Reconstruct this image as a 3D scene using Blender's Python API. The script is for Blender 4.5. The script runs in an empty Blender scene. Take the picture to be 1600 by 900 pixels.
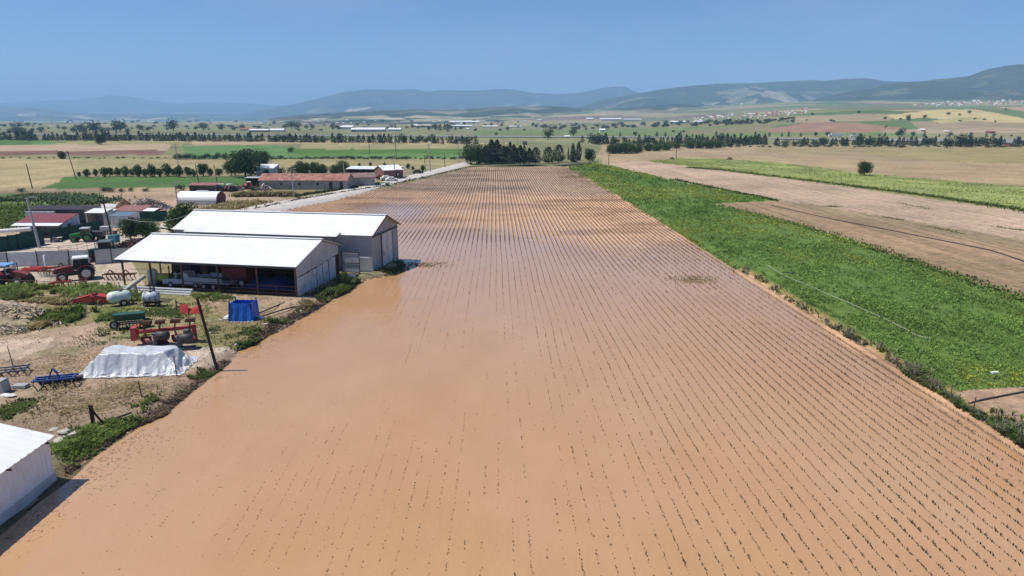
import bpy, math, random
import numpy as np
from mathutils import Vector, Matrix

# ------------------------------------------------------------------ camera, light, exposure
scene = bpy.context.scene
COL = scene.collection
H = 19.0                      # height of the viewpoint above the flood water
F = 1070.0                    # focal length in pixels of a 1600 px wide frame
HOR = 186.0                   # horizon row of the flat plain
TH = math.atan((450 - HOR) / F)
PSI = math.atan(27 * math.cos(TH) / F)

cam_data = bpy.data.cameras.new('camera')
cam = bpy.data.objects.new('camera', cam_data)
COL.objects.link(cam)
cam_data.sensor_width = 36.0
cam_data.lens = F / 1600 * 36.0
cam_data.clip_start = 0.5
cam_data.clip_end = 60000
cam.location = (0, 0, H)
cam.rotation_euler = (math.pi / 2 - TH, 0, -PSI)
scene.camera = cam

SUN_EL, SUN_AZ = math.radians(62), math.radians(-92)   # azimuth from +Y towards +X
world = bpy.data.worlds.new('World')
scene.world = world
world.use_nodes = True
wn = world.node_tree.nodes
wl = world.node_tree.links
bg = wn['Background']
sky = wn.new('ShaderNodeTexSky')
sky.sky_type = 'NISHITA'
sky.sun_disc = False
sky.sun_elevation = SUN_EL
sky.sun_rotation = SUN_AZ
sky.altitude = 200
sky.air_density = 0.7
sky.dust_density = 0.30
sky.ozone_density = 10.0
# a little uneven thin cloud in the sky
_tc = wn.new('ShaderNodeTexCoord'); _mp = wn.new('ShaderNodeMapping'); _mp.inputs['Scale'].default_value = (2.2, 2.2, 9)
_nz = wn.new('ShaderNodeTexNoise'); _nz.inputs['Scale'].default_value = 1.6; _nz.inputs['Detail'].default_value = 6; _nz.inputs['Roughness'].default_value = .62
_rp = wn.new('ShaderNodeValToRGB'); _rp.color_ramp.elements[0].position = .50; _rp.color_ramp.elements[1].position = .80
_rp.color_ramp.elements[0].color = (0, 0, 0, 1); _rp.color_ramp.elements[1].color = (.16, .16, .16, 1)
_mx = wn.new('ShaderNodeMix'); _mx.data_type = 'RGBA'; _mx.inputs[7].default_value = (6.5, 6.8, 7.2, 1)
wl.new(_tc.outputs['Generated'], _mp.inputs[0]); wl.new(_mp.outputs[0], _nz.inputs['Vector']); wl.new(_nz.outputs['Fac'], _rp.inputs[0])
wl.new(_rp.outputs[0], _mx.inputs[0]); wl.new(sky.outputs[0], _mx.inputs[6]); wl.new(_mx.outputs[2], bg.inputs['Color'])
bg.inputs['Strength'].default_value = 0.112

sun_data = bpy.data.lights.new('sun', 'SUN')
sun = bpy.data.objects.new('sun', sun_data)
COL.objects.link(sun)
sun_data.energy = 5.0
sun_data.angle = math.radians(0.5)
sun_data.color = (1.0, 0.95, 0.87)
sdir = Vector((math.sin(SUN_AZ) * math.cos(SUN_EL), math.cos(SUN_AZ) * math.cos(SUN_EL), math.sin(SUN_EL)))
sun.rotation_euler = sdir.to_track_quat('Z', 'Y').to_euler()
sun.location = (0, 0, 200)

scene.view_settings.view_transform = 'Standard'
scene.view_settings.look = 'None'
scene.view_settings.exposure = 0.07
scene.view_settings.gamma = 1.0
scene.view_settings.use_curve_mapping = False
cy = scene.cycles
cy.use_denoising = True
cy.max_bounces = 5
cy.diffuse_bounces = 2
cy.glossy_bounces = 2
cy.transmission_bounces = 2
cy.volume_bounces = 2
cy.transparent_max_bounces = 6
cy.use_adaptive_sampling = True
cy.adaptive_threshold = 0.008

rng = np.random.default_rng(7)
random.seed(7)

# ------------------------------------------------------------------ picture <-> world helpers
ct, st, cp, sp = math.cos(TH), math.sin(TH), math.cos(PSI), math.sin(PSI)
FWD = np.array([sp * ct, cp * ct, -st])
RGT = np.array([cp, -sp, 0.0])
UPV = np.array([sp * st, cp * st, ct])


def project(P):
    P = np.asarray(P, float) - np.array([0, 0, H])
    zc = P @ FWD
    zc = np.where(zc < 0.01, 0.01, zc)
    return 800 + F * (P @ RGT) / zc, 450 - F * (P @ UPV) / zc, zc


def ray(px, py):
    d = FWD + RGT * ((px - 800) / F) + UPV * ((450 - py) / F)
    return d


def at(px, py, z=0.0):
    d = ray(px, py)
    t = (z - H) / d[2]
    return np.array([0, 0, H]) + d * t


def smooth(t):
    t = np.clip(t, 0, 1)
    return t * t * (3 - 2 * t)


def _hash(ix, iy, seed):
    h = np.sin(ix * 127.1 + iy * 311.7 + seed * 74.7) * 43758.5453
    return h - np.floor(h)


def vnoise(x, y, seed=0):
    ix, iy = np.floor(x), np.floor(y)
    fx, fy = x - ix, y - iy
    fx = fx * fx * (3 - 2 * fx)
    fy = fy * fy * (3 - 2 * fy)
    a = _hash(ix, iy, seed); b = _hash(ix + 1, iy, seed)
    c = _hash(ix, iy + 1, seed); d = _hash(ix + 1, iy + 1, seed)
    return (a * (1 - fx) + b * fx) * (1 - fy) + (c * (1 - fx) + d * fx) * fy


def fbm(x, y, seed=0, n=4):
    s, a, t = 0, 1, 0
    for k in range(n):
        s = s + a * vnoise(x * 2 ** k, y * 2 ** k, seed + k * 13)
        t += a
        a *= 0.5
    return s / t            # 0..1


# ------------------------------------------------------------------ ground shape
_sh_px = [(-160, 1010), (-60, 880), (0, 838), (60, 787), (112, 750), (150, 714), (185, 691), (215, 671), (262, 648), (305, 611),
          (345, 581), (377, 551), (440, 516), (500, 480), (545, 457), (556, 446), (578, 437), (605, 433), (643, 421), (632, 411)]
_sh = [at(x, y, 0) for x, y in _sh_px]
_sh += [np.array([-16.5, 95.5, 0]), np.array([-40.5, 99.0, 0]), np.array([-46, 108, 0])]
_sh += [at(x, y, 0) for x, y in [(372, 342), (472, 321.5), (528, 312), (609, 294), (678, 278), (742, 262.5)]]
SY = np.array([p[1] for p in _sh]); SX = np.array([p[0] for p in _sh])
_o = np.argsort(SY); SY, SX = SY[_o], SX[_o]
FAR_Y = at(800, 262.5, 0)[1]
RX = 31.0


def shore(y):
    return np.interp(y, SY, SX)


MOUNDS = []     # (x, y, rx, ry, height)


def add_mound(px, py, rx, ry, h):
    p = at(px, py, 0.45)
    MOUNDS.append((p[0], p[1], rx, ry, h))


for m in [(20, 488, 5.5, 2.2, 1.1), (60, 497, 3.0, 1.4, .5), (95, 491, 4, 1.0, .4), (130, 492, 3, .9, .35), (8, 505, 2.5, 1.5, .7), (170, 487, 2.5, .8, .3),
          (468, 478, 2.6, 1.8, .75), (490, 490, 2.2, 1.2, .4), (440, 505, 2.5, 1.2, .3), (195, 625, 1.4, 1.0, .25), (205, 610, 1.0, 1.6, .3), (60, 640, 1.8, 1.0, .2),
          (620, 424, 1.6, 1.2, .12), (395, 470, 3.0, .8, .15), (300, 510, 3, 1.5, .25), (110, 678, 1.3, .8, .3), (105, 700, 1.0, .8, .2)]:
    add_mound(*m)


def far_hill(x, y):
    """gentle slope that rises to the right beyond the highway"""
    d = np.hypot(x, y)
    az = np.degrees(np.arctan2(x, np.maximum(y, 1)))
    lat = smooth((az - 10.0) / 17.0)
    r = smooth((d - 640) / 1300.0) * 42 * lat
    r = r + lat * smooth((d - 700) / 500) * 7 * (fbm(x / 260, y / 260, 3, 3) - .5)
    r = r + smooth((d - 1700) / 3800) * 95 * smooth((az + 6) / 16) 
    return r


def gh(x, y):
    x = np.asarray(x, float); y = np.asarray(y, float)
    s = np.maximum(np.maximum(shore(y) - x, x - RX), y - FAR_Y)
    wob = 1.5 * (fbm(x / 1.5, y / 1.5, 5, 4) - .5) * np.clip(1 - y / 160, 0, 1)
    h = np.where(s > 0, 0.42 * smooth((s + wob) / 1.9), np.maximum(-0.9, s * 0.7))
    near = np.clip(1.55 - np.hypot(x, y) / 85, 0.02, 1)
    rough = smooth((s - .3) / 2) * (0.22 * (fbm(x / 4.0, y / 4.0, 11, 4) - .5) + 0.16 * (fbm(x / .9, y / .9, 17, 2) - .5)) * near
    rough = np.where(x > RX, rough * .35, rough)
    h = h + rough
    for (mx, my, rx, ry, mh) in MOUNDS:
        q = ((x - mx) / rx) ** 2 + ((y - my) / ry) ** 2
        m_ = mh * np.exp(-q * 1.6)
        h = h + m_ * (0.45 + 1.1 * fbm(x / .8, y / .8, 23, 3)) * (s > 0)
    return h + far_hill(x, y)


def g(px, py):
    """point of the ground seen at a pixel"""
    z = 0.4
    for _ in range(14):
        p = at(px, py, z)
        z = float(gh(p[0], p[1]))
    return Vector((p[0], p[1], z))


def m_per_px(p):
    return float(project(np.array([p]))[2][0]) / F


def gz(x, y):
    return float(gh(x, y))


# ------------------------------------------------------------------ objects, names, tags
def tag(o, label=None, cat=None, group=None, kind=None):
    if label: o['label'] = label
    if cat: o['category'] = cat
    if group: o['group'] = group
    if kind: o['kind'] = kind
    return o


def thing(name, label, cat, loc, rotz=0.0, group=None):
    o = bpy.data.objects.new(name, None)
    o.empty_display_size = 0.3
    COL.objects.link(o)
    o.location = loc
    o.rotation_euler = (0, 0, rotz)
    return tag(o, label, cat, group)


def link(name, me, parent=None):
    o = bpy.data.objects.new(name, me)
    COL.objects.link(o)
    if parent: o.parent = parent
    return o


def dup(root, loc, rotz=0.0, label=None, group=None, scale=None):
    r = root.copy(); COL.objects.link(r)
    r.location = loc; r.rotation_euler = (0, 0, rotz)
    if scale: r.scale = scale
    if label: r['label'] = label
    if group: r['group'] = group
    for ch in list(root.children):
        c = ch.copy(); COL.objects.link(c); c.parent = r
        for q in list(ch.children):
            d = q.copy(); COL.objects.link(d); d.parent = c
    return r


def mesh_np(name, V, Fc, mat=None, smooth_=False, colors=None, uvname=None):
    V = np.asarray(V, np.float32); Fc = np.asarray(Fc, np.int32)
    n = Fc.shape[1]
    me = bpy.data.meshes.new(name)
    me.vertices.add(len(V)); me.vertices.foreach_set('co', V.ravel())
    me.loops.add(Fc.size); me.loops.foreach_set('vertex_index', Fc.ravel())
    me.polygons.add(len(Fc))
    me.polygons.foreach_set('loop_start', np.arange(0, Fc.size, n, dtype=np.int32))
    me.polygons.foreach_set('loop_total', np.full(len(Fc), n, np.int32))
    if smooth_:
        me.polygons.foreach_set('use_smooth', np.ones(len(Fc), bool))
    if colors is not None:
        a = me.color_attributes.new('Col', 'FLOAT_COLOR', 'POINT')
        a.data.foreach_set('color', np.asarray(colors, np.float32).ravel())
    me.update(calc_edges=True)
    if mat: me.materials.append(mat)
    return me


class MB:
    """collects simple solids; build() links them as one mesh object"""
    def __init__(s):
        s.v, s.f, s.m, s.sm = [], [], [], []

    def add(s, vs, fs, m=0, smooth_=False):
        b = len(s.v)
        s.v += [tuple(v) for v in vs]
        s.f += [tuple(b + i for i in f) for f in fs]
        s.m += [m] * len(fs); s.sm += [smooth_] * len(fs)
        return s

    def box(s, c, d, rz=0.0, m=0, ry=0.0, taper=None, rx=0.0):
        x, y, z = d[0] / 2, d[1] / 2, d[2] / 2
        tx, ty = taper if taper else (1, 1)
        vs = [(-x, -y, -z), (x, -y, -z), (x, y, -z), (-x, y, -z), (-x * tx, -y * ty, z), (x * tx, -y * ty, z), (x * tx, y * ty, z), (-x * tx, y * ty, z)]
        M = Matrix.Translation(c) @ Matrix.Rotation(rz, 4, 'Z') @ Matrix.Rotation(ry, 4, 'Y') @ Matrix.Rotation(rx, 4, 'X')
        return s.add([M @ Vector(v) for v in vs], [(3, 2, 1, 0), (4, 5, 6, 7), (0, 1, 5, 4), (1, 2, 6, 5), (2, 3, 7, 6), (3, 0, 4, 7)], m)

    def tube(s, p, q, r, r2=None, n=8, m=0, smooth_=True):
        p, q = Vector(p), Vector(q)
        r2 = r if r2 is None else r2
        d = (q - p)
        if d.length < 1e-6: return s
        R = d.to_track_quat('Z', 'Y').to_matrix()
        vs = []
        for c, rr in ((p, r), (q, r2)):
            for k in range(n):
                a = 2 * math.pi * k / n
                vs.append(c + R @ Vector((rr * math.cos(a), rr * math.sin(a), 0)))
        fs = [(k, (k + 1) % n, n + (k + 1) % n, n + k) for k in range(n)]
        s.add(vs, fs, m, smooth_)
        s.add(vs[:n], [tuple(range(n))[::-1]], m)
        s.add(vs[n:], [tuple(range(n))], m)
        return s

    def bar(s, p, q, w, h=None, m=0):
        """rectangular bar from p to q"""
        h = h or w
        p, q = Vector(p), Vector(q)
        d = q - p
        R = d.to_track_quat('X', 'Z').to_matrix()
        vs = []
        for c in (p, q):
            for (a, b) in ((-1, -1), (1, -1), (1, 1), (-1, 1)):
                vs.append(c + R @ Vector((0, a * w / 2, b * h / 2)))
        return s.add(vs, [(3, 2, 1, 0), (4, 5, 6, 7), (0, 1, 5, 4), (1, 2, 6, 5), (2, 3, 7, 6), (3, 0, 4, 7)], m)

    def path(s, pts, r, n=6, m=0):
        for a, b in zip(pts[:-1], pts[1:]):
            s.tube(a, b, r, n=n, m=m)
        return s

    def prism(s, poly, y0, y1, m=0):
        """polygon in x,z pushed along y"""
        n = len(poly)
        vs = [(x, y0, z) for x, z in poly] + [(x, y1, z) for x, z in poly]
        fs = [tuple(range(n)), tuple(range(2 * n - 1, n - 1, -1))]
        fs += [(i, n + i, n + (i + 1) % n, (i + 1) % n) for i in range(n)]
        return s.add(vs, fs, m)

    def prismx(s, poly, x0, x1, m=0):
        """polygon in y,z pushed along x"""
        n = len(poly)
        vs = [(x0, y, z) for y, z in poly] + [(x1, y, z) for y, z in poly]
        fs = [tuple(range(n - 1, -1, -1)), tuple(range(n, 2 * n))]
        fs += [(i, (i + 1) % n, n + (i + 1) % n, n + i) for i in range(n)]
        return s.add(vs, fs, m)

    def plate(s, a, b, c, d, t, m=0):
        """flat plate abcd with thickness t downwards along its normal"""
        a, b, c, d = map(Vector, (a, b, c, d))
        nrm = (b - a).cross(d - a).normalized() * t
        vs = [a, b, c, d, a - nrm, b - nrm, c - nrm, d - nrm]
        return s.add(vs, [(0, 1, 2, 3), (7, 6, 5, 4), (0, 4, 5, 1), (1, 5, 6, 2), (2, 6, 7, 3), (3, 7, 4, 0)], m)

    def corrugated(s, a, b, c, d, pitch=0.3, amp=0.02, t=0.03, m=0):
        """sheet a-b-c-d; ribs run from edge ab towards edge dc; solid with thickness t"""
        a, b, c, d = map(Vector, (a, b, c, d))
        L = (b - a).length
        n = max(1, int(L / pitch))
        nrm = (b - a).cross(d - a).normalized()
        prof = [(0.0, 0.0), (0.62, 0.0), (0.72, 1.0), (0.90, 1.0)]
        us = []
        for k in range(n):
            for (u, hgt) in prof:
                us.append(((k + u) / n, hgt * amp))
        us.append((1.0, 0.0))
        top0 = [a.lerp(b, u) + nrm * hh for u, hh in us]
        top1 = [d.lerp(c, u) + nrm * hh for u, hh in us]
        k = len(us)
        fs = [(i, i + 1, k + i + 1, k + i) for i in range(k - 1)]
        s.add(top0 + top1, fs, m)
        s.add([p - nrm * t for p in top0] + [p - nrm * t for p in top1], [f[::-1] for f in fs], m)
        e = []
        s.add(top0 + [p - nrm * t for p in top0], [(i, k + i, k + i + 1, i + 1) for i in range(k - 1)], m)
        s.add(top1 + [p - nrm * t for p in top1], [(i, i + 1, k + i + 1, k + i) for i in range(k - 1)], m)
        for (p, q) in ((a, d), (b, c)):
            s.add([p, q, q - nrm * t, p - nrm * t], [(0, 1, 2, 3)], m)
        return s

    def lathe(s, c, axis, prof, n=16, m=0):
        """prof = (offset along axis, radius)"""
        c = Vector(c)
        R = Vector(axis).to_track_quat('Z', 'Y').to_matrix()
        vs = []
        for (o, r) in prof:
            for k in range(n):
                a = 2 * math.pi * k / n
                vs.append(c + R @ Vector((r * math.cos(a), r * math.sin(a), o)))
        fs = []
        for j in range(len(prof) - 1):
            for k in range(n):
                fs.append((j * n + k, j * n + (k + 1) % n, (j + 1) * n + (k + 1) % n, (j + 1) * n + k))
        s.add(vs, fs, m, True)
        s.add(vs[:n], [tuple(range(n))[::-1]], m)
        s.add(vs[-n:], [tuple(range(n))], m)
        return s

    def build(s, name, mats, parent=None, bevel=0.0):
        me = bpy.data.meshes.new(name)
        me.from_pydata([tuple(v) for v in s.v], [], s.f)
        if not isinstance(mats, (list, tuple)): mats = [mats]
        for m in mats: me.materials.append(m)
        me.polygons.foreach_set('material_index', s.m)
        me.polygons.foreach_set('use_smooth', s.sm)
        me.update()
        o = link(name, me, parent)
        if bevel:
            b = o.modifiers.new('bevel', 'BEVEL'); b.width = bevel; b.segments = 2; b.limit_method = 'ANGLE'
        return o


# ------------------------------------------------------------------ materials
def nmat(name):
    m = bpy.data.materials.new(name)
    m.use_nodes = True
    nt = m.node_tree
    return m, nt, nt.nodes, nt.links, nt.nodes['Principled BSDF']


def math_n(nt, op, a, b=None, clamp=False):
    n = nt.nodes.new('ShaderNodeMath'); n.operation = op; n.use_clamp = clamp
    for i, v in enumerate((a, b)):
        if v is None: continue
        if isinstance(v, (int, float)): n.inputs[i].default_value = v
        else: nt.links.new(v, n.inputs[i])
    return n.outputs[0]


def ramp(nt, fac, stops):
    n = nt.nodes.new('ShaderNodeValToRGB')
    nt.links.new(fac, n.inputs[0])
    e = n.color_ramp.elements
    while len(e) < len(stops): e.new(0.5)
    for el, (p, c) in zip(e, stops):
        el.position = p
        el.color = (*c, 1) if len(c) == 3 else c
    return n.outputs[0]


def mixc(nt, fac, a, b, mode='MIX'):
    n = nt.nodes.new('ShaderNodeMix'); n.data_type = 'RGBA'; n.blend_type = mode
    for sock, v in ((n.inputs[0], fac), (n.inputs[6], a), (n.inputs[7], b)):
        if isinstance(v, (int, float)): sock.default_value = v
        elif isinstance(v, tuple): sock.default_value = (*v, 1) if len(v) == 3 else v
        else: nt.links.new(v, sock)
    return n.outputs[2]


def noise_n(nt, scale, detail=4, rough=0.55, coord=None, vec_scale=None):
    n = nt.nodes.new('ShaderNodeTexNoise')
    n.inputs['Scale'].default_value = scale
    n.inputs['Detail'].default_value = detail
    n.inputs['Roughness'].default_value = rough
    if coord is not None:
        if vec_scale:
            mp = nt.nodes.new('ShaderNodeMapping'); mp.inputs['Scale'].default_value = vec_scale
            nt.links.new(coord, mp.inputs['Vector']); coord = mp.outputs[0]
        nt.links.new(coord, n.inputs['Vector'])
    return n.outputs['Fac']


def coords(nt, what='Object'):
    n = nt.nodes.new('ShaderNodeTexCoord')
    return n.outputs[what]


def bump_n(nt, height, strength, dist, bsdf):
    b = nt.nodes.new('ShaderNodeBump')
    b.inputs['Strength'].default_value = strength
    b.inputs['Distance'].default_value = dist
    nt.links.new(height, b.inputs['Height'])
    nt.links.new(b.outputs[0], bsdf.inputs['Normal'])


_MATS = {}


def mat(name, col, rough=0.6, var=0.15, scale=2.0, metal=0.0, dirt=None, dirt_amt=0.0, dirt_scale=1.2, bump=0.0, spec=0.4):
    """painted / worn surface: noise in the colour, optional dirt blotches, small bump"""
    if name in _MATS: return _MATS[name]
    m, nt, N, L, b = nmat(name)
    co = coords(nt)
    f = noise_n(nt, scale, 5, 0.6, co)
    lo = tuple(c * (1 - var) for c in col); hi = tuple(min(1, c * (1 + var)) for c in col)
    c = ramp(nt, f, [(0.3, lo), (0.7, hi)])
    if dirt:
        f2 = noise_n(nt, dirt_scale, 6, 0.7, co)
        k = math_n(nt, 'MULTIPLY', ramp(nt, f2, [(0.48, (0, 0, 0)), (0.68, (1, 1, 1))]), dirt_amt)
        c = mixc(nt, k, c, dirt)
    L.new(c, b.inputs['Base Color'])
    b.inputs['Roughness'].default_value = rough
    b.inputs['Metallic'].default_value = metal
    b.inputs['Specular IOR Level'].default_value = spec
    if bump:
        bump_n(nt, noise_n(nt, scale * 4, 4, .6, co), 0.5, bump, b)
    _MATS[name] = m
    return m
# ------------------------------------------------------------------ colours of the land (linear)
TAN = (.36, .265, .165); OLIVE = (.30, .265, .135); PINK = (.41, .30, .215); BROWN = (.17, .105, .07); DBROWN = (.13, .08, .055)
GREEN = (.08, .15, .046); BGREEN = (.11, .205, .07); DGREEN = (.05, .095, .03); YGREEN = (.27, .30, .10); STRAW = (.48, .39, .19)
DIRT = (.38, .275, .20); PALE = (.50, .41, .31); GRASS = (.13, .19, .05); DRYG = (.29, .25, .12); GREY = (.33, .31, .28)

# polygons of the land in the picture: (points, colour, stripe amount, patchiness)
LAND = [
    # far plain, left
    ([(-400, 196), (1200, 196), (1200, 260), (-400, 260)], (.20, .20, .10), 0, .5),
    ([(-400, 205), (520, 205), (520, 216), (-400, 216)], (.17, .17, .085), 0, .5),
    ([(-200, 214), (90, 217), (50, 229), (-200, 229)], GREEN, 0, .2),
    ([(50, 222), (170, 219), (170, 222), (130, 229), (50, 230)], BGREEN, 0, .2),
    ([(110, 221), (300, 219), (280, 227), (60, 229)], OLIVE, 0, .3),
    ([(-400, 228), (270, 226), (260, 236), (-400, 236)], PINK, 0, .25),
    ([(-400, 236), (262, 235), (252, 242), (-400, 242)], (.19, .105, .08), 0, .15),
    ([(-400, 242), (290, 242), (300, 248), (-400, 248)], (.24, .21, .11), 0, .4),
    ([(285, 228), (455, 228), (480, 240), (470, 248), (290, 248)], BGREEN, 0, .15),
    ([(300, 219), (800, 219), (800, 224), (300, 226)], (.40, .31, .20), 0, .3),
    ([(470, 225), (740, 226), (740, 234), (470, 233)], OLIVE, 0, .3),
    ([(460, 233), (735, 233), (735, 241), (462, 241)], (.085, .16, .035), 0, .12),
    ([(440, 241), (735, 241), (735, 247), (440, 248)], (.12, .21, .07), 0, .15),
    ([(-400, 248), (740, 248), (740, 262), (-400, 262)], OLIVE, 0, .25),
    ([(-400, 249), (122, 249), (120, 280), (52, 299), (-400, 304)], (.37, .30, .165), .2, .25),
    ([(120, 249), (360, 249), (360, 276), (118, 276)], (.31, .265, .14), .1, .25),
    ([(118, 269), (350, 266), (350, 278), (105, 280)], (.28, .22, .135), 0, .4),
    ([(56, 298), (112, 277), (470, 275), (420, 292), (282, 292), (200, 299)], GREEN, .5, .2),
    ([(100, 276), (300, 275), (300, 283), (90, 284)], (.09, .17, .04), .5, .2),
    # the yard and what lies around it
    ([(-400, 299), (430, 292), (560, 300), (300, 350), (-400, 360)], (.34, .25, .16), 0, .45),
    ([(-400, 300), (300, 298), (285, 305), (-400, 306)], (.25, .20, .125), 0, .35),
    ([(-400, 305), (155, 302), (150, 326), (-400, 362)], GRASS, 0, .6),
    ([(-400, 330), (40, 328), (20, 364), (-400, 380)], (.15, .20, .06), 0, .5),
    ([(160, 300), (290, 300), (280, 330), (165, 332)], (.35, .255, .175), 0, .45),
    ([(345, 297), (560, 292), (500, 305), (360, 322)], (.33, .25, .16), 0, .35),
    ([(350, 308), (455, 306), (440, 316), (345, 326)], PINK, 0, .3),
    ([(345, 320), (400, 315), (412, 320), (330, 338), (320, 332)], DRYG, 0, .5),
    ([(420, 296), (600, 284), (640, 276), (600, 284), (480, 308), (440, 310)], DRYG, 0, .5),
    ([(-400, 345), (330, 335), (300, 380), (-400, 396)], (.40, .31, .22), 0, .3),
    ([(-400, 380), (120, 370), (245, 352), (265, 345), (300, 352), (230, 385), (160, 400), (-400, 402)], (.50, .42, .35), 0, .15),
    ([(-400, 400), (200, 398), (240, 470), (-400, 456)], (.48, .39, .31), 0, .3),
    ([(-400, 440), (190, 446), (165, 470), (120, 490), (-400, 470)], (.23, .22, .08), 0, .7),
    ([(-400, 468), (560, 450), (560, 480), (300, 640), (60, 720), (-400, 760)], DIRT, 0, .45),
    ([(-400, 476), (70, 478), (160, 487), (120, 500), (60, 522), (-400, 540)], (.44, .34, .25), 0, .55),
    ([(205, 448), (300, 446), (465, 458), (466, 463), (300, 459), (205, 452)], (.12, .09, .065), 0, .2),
    ([(50, 478), (220, 470), (180, 492), (130, 510), (70, 515)], (.25, .20, .11), 0, .7),
    ([(-400, 540), (20, 531), (88, 528), (70, 545), (30, 562), (-400, 575)], (.50, .38, .30), 0, .15),
    ([(290, 540), (400, 530), (420, 545), (340, 570), (300, 575)], (.50, .41, .33), 0, .35),
    ([(130, 455), (330, 455), (310, 475), (240, 490), (190, 520), (140, 500)], (.24, .22, .10), 0, .6),
    ([(150, 490), (330, 475), (350, 500), (300, 520), (160, 530)], (.33, .27, .16), 0, .7),
    ([(280, 505), (420, 505), (440, 515), (380, 540), (300, 545)], (.24, .22, .10), 0, .7),
    ([(150, 480), (210, 478), (215, 500), (150, 505)], (.16, .18, .06), 0, .6),
    # the right side
    ([(940, 226), (1900, 222), (1900, 262), (940, 262)], (.33, .255, .16), 0, .25),
    ([(940, 232), (1200, 233), (1330, 232), (1320, 240), (1090, 247), (960, 252), (930, 247)], (.35, .265, .165), .2, .2),
    ([(1180, 228), (1460, 229), (1290, 242), (1180, 240)], (.30, .24, .135), .2, .25),
    ([(1330, 236), (1600, 228), (1900, 226), (1900, 276), (1600, 259), (1400, 248)], (.30, .25, .12), .2, .25),
    ([(930, 250), (1180, 245), (1330, 250), (1900, 262), (1900, 330), (1600, 290), (1360, 278), (1080, 250)], (.36, .27, .16), .2, .2),
    ([(1010, 252), (1075, 246), (1200, 252), (1345, 270), (1600, 292), (1900, 330), (1900, 375), (1600, 328), (1300, 285)], YGREEN, .2, .45),
    ([(1004, 251), (1040, 251), (1300, 284), (1600, 326), (1900, 371), (1900, 377), (1600, 330), (1300, 288)], (.20, .22, .06), .2, .4),
    ([(950, 256), (1004, 251), (1300, 289), (1600, 331), (1900, 378), (1900, 430), (1600, 380), (1215, 314), (1030, 280)], (.44, .325, .235), .6, .25),
    ([(1115, 319), (1215, 313), (1600, 379), (1900, 428), (1900, 580), (1600, 472), (1250, 354)], (.32, .225, .14), .9, .18),
    ([(1250, 316), (1420, 345), (1900, 425), (1900, 440), (1600, 388), (1230, 322)], (.30, .23, .14), .6, .3),
    ([(1480, 611), (1600, 604), (1900, 590), (1900, 900), (1600, 700)], (.42, .285, .195), .2, .15),
    ([(878, 262), (930, 254), (1040, 279), (1215, 313), (1115, 319), (1250, 351), (1600, 468), (1900, 570), (1900, 592), (1600, 605), (1492, 611), (1700, 760), (1600, 730), (1140, 432)], (.105, .17, .04), 0, .3),
    # hillside beyond the highway
    ([(740, 205), (1900, 200), (1900, 222), (740, 224)], (.23, .225, .115), 0, .4),
    ([(740, 204), (930, 203), (1130, 197), (1340, 203), (1330, 212), (900, 216), (740, 216)], (.15, .20, .075), 0, .3),
    ([(1080, 203), (1210, 195), (1240, 201), (1150, 209), (1060, 208)], (.22, .19, .10), 0, .3),
    ([(1200, 200), (1270, 188), (1340, 191), (1260, 199)], (.10, .165, .06), 0, .2),
    ([(1210, 200), (1265, 191), (1400, 193), (1410, 203), (1330, 207), (1195, 207)], (.30, .185, .125), 0, .2),
    ([(1190, 184), (1330, 178), (1400, 178), (1390, 188), (1250, 192)], (.31, .25, .155), 0, .35),
    ([(1320, 190), (1395, 188), (1470, 193), (1400, 199)], (.11, .165, .065), 0, .2),
    ([(1350, 206), (1500, 204), (1440, 212), (1300, 211)], (.12, .21, .075), 0, .2),
    ([(1420, 190), (1600, 188), (1900, 190), (1900, 212), (1450, 210)], (.29, .235, .15), 0, .3),
    ([(1385, 180), (1470, 171), (1520, 171), (1900, 205), (1900, 196), (1600, 192), (1540, 190), (1440, 184), (1400, 187)], STRAW, 0, .15),
    ([(1520, 170), (1900, 178), (1900, 198), (1600, 185)], (.12, .17, .07), 0, .2),
    ([(1555, 167), (1900, 165), (1900, 178), (1600, 174)], (.37, .26, .17), 0, .2),
    ([(1455, 188), (1530, 182), (1545, 187), (1470, 193)], (.38, .33, .15), 0, .3),
    ([(1380, 203), (1600, 200), (1900, 202), (1900, 206), (1380, 208)], (.36, .28, .19), 0, .3),
]


def in_poly(px, py, poly):
    inside = np.zeros(px.shape, bool)
    n = len(poly)
    x0 = min(p[0] for p in poly); x1 = max(p[0] for p in poly); y0 = min(p[1] for p in poly); y1 = max(p[1] for p in poly)
    idx = np.nonzero((px >= x0) & (px <= x1) & (py >= y0) & (py <= y1))[0]
    x, y = px[idx], py[idx]
    r = np.zeros(len(idx), bool)
    j = n - 1
    for i in range(n):
        xi, yi = poly[i]; xj, yj = poly[j]
        c = ((yi > y) != (yj > y)) & (x < (xj - xi) * (y - yi) / ((yj - yi) or 1e-9) + xi)
        r ^= c
        j = i
    inside[idx] = r
    return inside


# ---- one ground sheet that reaches the horizon; rows and columns widen with distance
az = np.radians(np.linspace(-46, 49, 1150))
dep = np.concatenate([np.linspace(math.degrees(math.atan(H / 13)), 1.2, 560), np.linspace(1.2, 0.055, 110)[1:]])
dist = np.concatenate([H / np.tan(np.radians(dep)), [26000]])
A, D = np.meshgrid(az, dist)
GX, GY = (D * np.sin(A)).ravel(), (D * np.cos(A)).ravel()
GZ = gh(GX, GY)
nr, nc = A.shape
flat = np.stack([GX, GY, np.where(np.hypot(GX, GY) > 500, GZ, 0.4)], 1)
ppx, ppy, _ = project(flat)
# wobble keeps field edges from being ruler straight
wobx = (fbm(GX / 9, GY / 9, 31, 3) - .5) * 1.6
woby = (fbm(GX / 7, GY / 7, 37, 3) - .5) * 1.6
col = np.zeros((nr * nc, 4)); col[:, :3] = (.24, .215, .12); col[:, 3] = 0
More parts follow.
